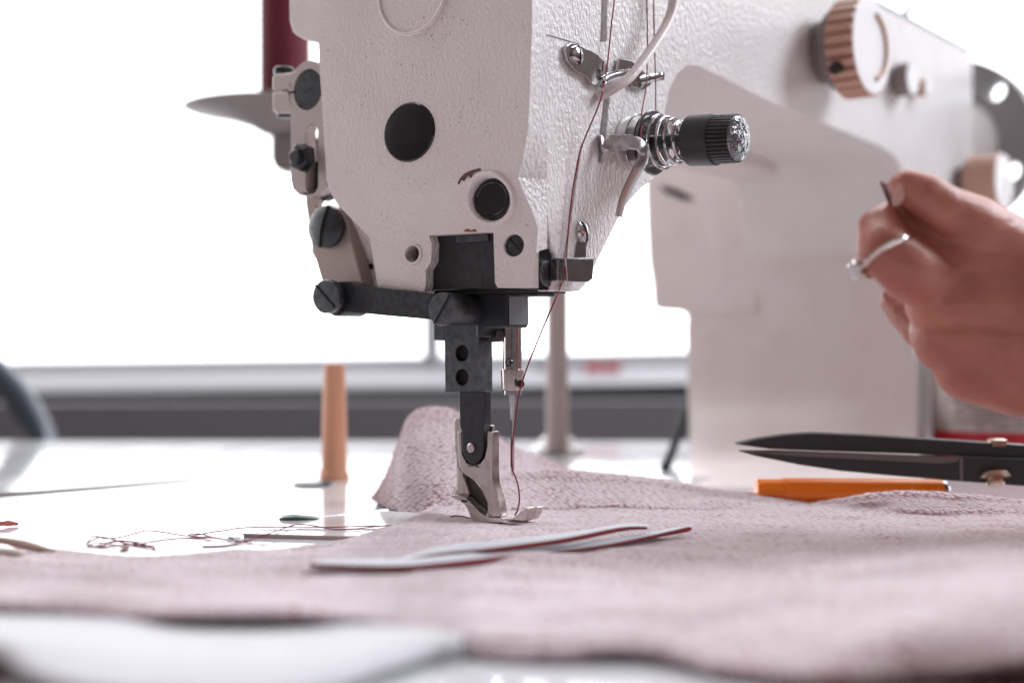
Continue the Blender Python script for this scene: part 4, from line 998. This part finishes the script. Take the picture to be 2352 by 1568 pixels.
b = MB(); b.prism([P(1989+215, 1050, YSH-2.8), P(2212, 1050, YSH-2.8), P(2212, 1104, YSH-2.8), P(2204, 1104, YSH-2.8)], (0, .6, 0)); b.build('blade_step', M_edge, sh)
pc = P(2284, 1096, YSH-2.4)
b = MB(); b.lathe(pc, Vector((0, -.55, -1)), [(-.6, 7.0), (.4, 6.9), (.8, 4.4), (2.0, 4.0), (3.2, 3.8), (3.8, 3.0), (3.8, .1)], 32); b.build('pivot_bolt', M_brass, sh)
b = MB(); b.lathe(P(2290, 1018, YSH+4), Zv, [(-1, 4.4), (1.6, 4.2), (2.2, 3.0), (2.3, .1)], 28); b.build('pivot_nut', M_brass, sh)
for yy, oo in ((1046, 8), (1120, -8)):
    b = MB(); cc = P(2800, yy+10, YSH)
    b.tube([cc+Vector((42*math.cos(a), oo*.2, 14*math.sin(a)+.0)) for a in np.linspace(0, 2*math.pi, 36, endpoint=False)], 4, 10, closed=True)
    b.build('handle', M_shear, sh)

# ------------------------------------------------------------------ printed tin
tcn = Vector((283, 770, 0)); tr = 34
tin = thing('oil_tin', 'grey printed tin with a red band standing by the machine column', 'tin', tcn)
b = MB(); b.lathe(tcn, Zv, [(0, tr), (1.2, tr+.6), (2, tr)], 64); b.build('rim', M_chrome, tin)
zr = zat(993, 740)
b = MB(); b.lathe(tcn, Zv, [(2, tr), (zr, tr)], 64); b.build('red_band', M_tinred, tin)
b = MB(); b.lathe(tcn, Zv, [(zr, tr), (72, tr), (73, tr-1), (78, 14), (84, 12), (84, .1)], 64); b.build('body', M_tin, tin)
b = MB()
def tinpt(a, z): return tcn+Vector((math.sin(a)*(tr+.08), -math.cos(a)*(tr+.08), z))
for line in range(14):
    z0 = zr+3+line*2.6; a = -1.25
    while a < 1.1:
        wd = rng.uniform(.03, .16)
        if rng.random() < .82:
            k = max(2, int(wd/.03))
            for i in range(k):
                a0, a1 = a+wd*i/k, a+wd*(i+1)/k
                b.add([tinpt(a0, z0), tinpt(a1, z0), tinpt(a1, z0+1.0), tinpt(a0, z0+1.0)], [(0, 1, 2, 3)])
        a += wd+.03
b.build('printed_lines', M_print, tin, recalc=False)

# ------------------------------------------------------------------ hand
YH = 440
hand_pts = []
def cap(b, p0, r0, p1, r1, n=18):
    p0, p1 = Vector(p0), Vector(p1); d = (p1-p0); ln = d.length; d.normalize()
    prof = []
    for k in range(7): a = math.pi/2*(1-k/6); prof.append((-r0*math.sin(a), max(.02, r0*math.cos(a))))
    for k in range(7): a = math.pi/2*k/6; prof.append((ln+r1*math.sin(a), max(.02, r1*math.cos(a))))
    b.lathe(p0, d, prof, n)
def chain(b, lst):
    p = [(P(x_, y_, Y_), r_) for x_, y_, Y_, r_ in lst]
    for (a, ra), (c, rc_) in zip(p, p[1:]): cap(b, a, ra, c, rc_)
hb = MB()
chain(hb, [(2082, 428, 436, 6.0), (2125, 450, 434, 7.6), (2165, 478, 434, 8.0), (2235, 520, 438, 10.5), (2320, 580, 446, 13), (2460, 680, 455, 20)])      # thumb
chain(hb, [(2040, 500, 444, 5.8), (2020, 525, 438, 7.4), (2032, 572, 432, 9.2), (2085, 618, 434, 10.4), (2180, 660, 446, 12), (2330, 660, 452, 17)])       # index
chain(hb, [(2052, 512, 443, 4.8), (2085, 535, 442, 6.0), (2140, 560, 443, 9.0)])
chain(hb, [(2108, 570, 440, 7.0), (2170, 590, 444, 11)])
chain(hb, [(2055, 692, 470, 5.4), (2080, 716, 466, 6.6), (2125, 750, 460, 8.6), (2200, 770, 454, 13)])                                                    # middle, behind
chain(hb, [(2150, 790, 492, 6.2), (2160, 805, 480, 7.6), (2200, 810, 468, 9.2), (2260, 820, 458, 13)])                                                     # ring, behind
chain(hb, [(2215, 850, 494, 5.4), (2225, 850, 480, 6.8), (2260, 850, 466, 8.5), (2320, 850, 458, 12)])                                                     # little, behind
chain(hb, [(2190, 605, 444, 13.5), (2330, 630, 448, 18), (2480, 690, 458, 24)])
chain(hb, [(2178, 690, 444, 14.5), (2330, 700, 446, 20), (2480, 740, 458, 24)])
chain(hb, [(2192, 765, 446, 15), (2340, 770, 448, 20), (2490, 790, 458, 24)])
chain(hb, [(2240, 832, 449, 14.5), (2350, 845, 450, 17.5), (2500, 830, 458, 22)])
chain(hb, [(2480, 740, 458, 27), (2900, 800, 470, 30), (3500, 900, 500, 40)])                                                                              # wrist and forearm
person = hb.build('person', M_skin, None, recalc=True)
rmod = person.modifiers.new('skin', 'REMESH'); rmod.mode = 'VOXEL'; rmod.voxel_size = .0009; rmod.use_smooth_shade = True
sm = person.modifiers.new('smooth', 'SMOOTH'); sm.factor = .6; sm.iterations = 14
tag(person, 'left hand of a person pinching a small red edged tag between thumb and finger', 'person')
ph = Part(o=person, o_mm=Vector((0, 0, 0)))
def ell(c, ax, ay, az, n=16):
    b = MB(); vs, fs = [], []
    for i in range(n+1):
        th = math.pi*i/n
        for j in range(n*2):
            f_ = math.pi*j/n; vs.append(Vector(c)+Vector(ax)*math.sin(th)*math.cos(f_)+Vector(ay)*math.sin(th)*math.sin(f_)+Vector(az)*math.cos(th))
    m2 = n*2
    for i in range(n):
        for j in range(m2): fs.append((i*m2+j, i*m2+(j+1) % m2, (i+1)*m2+(j+1) % m2, (i+1)*m2+j))
    return b.add(vs, fs)
ell(P(2066, 446, 431.6), Vector((1.6, -.2, -1.0)), Vector((1.6, 0, 3.6)).normalized()*4.2, Vector((-.4, -1, 0))*.8).build('thumb_nail', M_nail, ph)
# ring on the index finger
rcn = P(2036, 592, 432.5); axr = Vector((-.42, .42, .80)).normalized()
e1 = axr.orthogonal().normalized(); e2 = axr.cross(e1)
b = MB(); b.tube([rcn+(e1*math.cos(a)+e2*math.sin(a))*9.1 for a in np.linspace(0, 2*math.pi, 64, endpoint=False)], 1.25, 10, 1.7, up=axr, closed=True)
ro = b.build('ring', M_gold, ph); rs_ = Part(o=ro, o_mm=Vector((0, 0, 0)))
gd = (P(1972, 634, 428)-rcn); gd = (gd-axr*gd.dot(axr)).normalized()
b = MB(); b.lathe(rcn+gd*8.7, gd, [(0, 1.3), (2.6, 3.0), (3.6, 3.3), (3.6, 2.8)], 8, cap=False)
for k in range(4):
    a = k*math.pi/2+.5; g1 = axr; g2 = gd.cross(axr)
    b.tube([rcn+gd*8.5+(g1*math.cos(a)+g2*math.sin(a))*1.4, rcn+gd*13.0+(g1*math.cos(a)+g2*math.sin(a))*3.3], .55, 8)
b.build('setting', M_gold, rs_)
b = MB(); b.lathe(rcn+gd*9.4, gd, [(0, .2), (2.9, 3.0), (3.4, 3.0), (4.6, 1.8), (4.6, .05)], 10); b.build('gemstone', M_gem, rs_, smooth=False)
b = MB(); tg = [P(2025, 418, 440), P(2046, 424, 440), P(2060, 470, 440), P(2044, 468, 440)]
b.prism(tg, (0, .5, 0)); tagr = thing('held_label', 'tiny white tag with a red edge held between thumb and fingertip', 'label', P(2040, 445, 440))
b.build('tag', M_ribbon, tagr)
b = MB(); b.tube([P(2024, 417, 439.8), P(2033, 440, 439.8), P(2044, 470, 439.8)], .5, 6); b.build('red_edging', M_red, tagr)
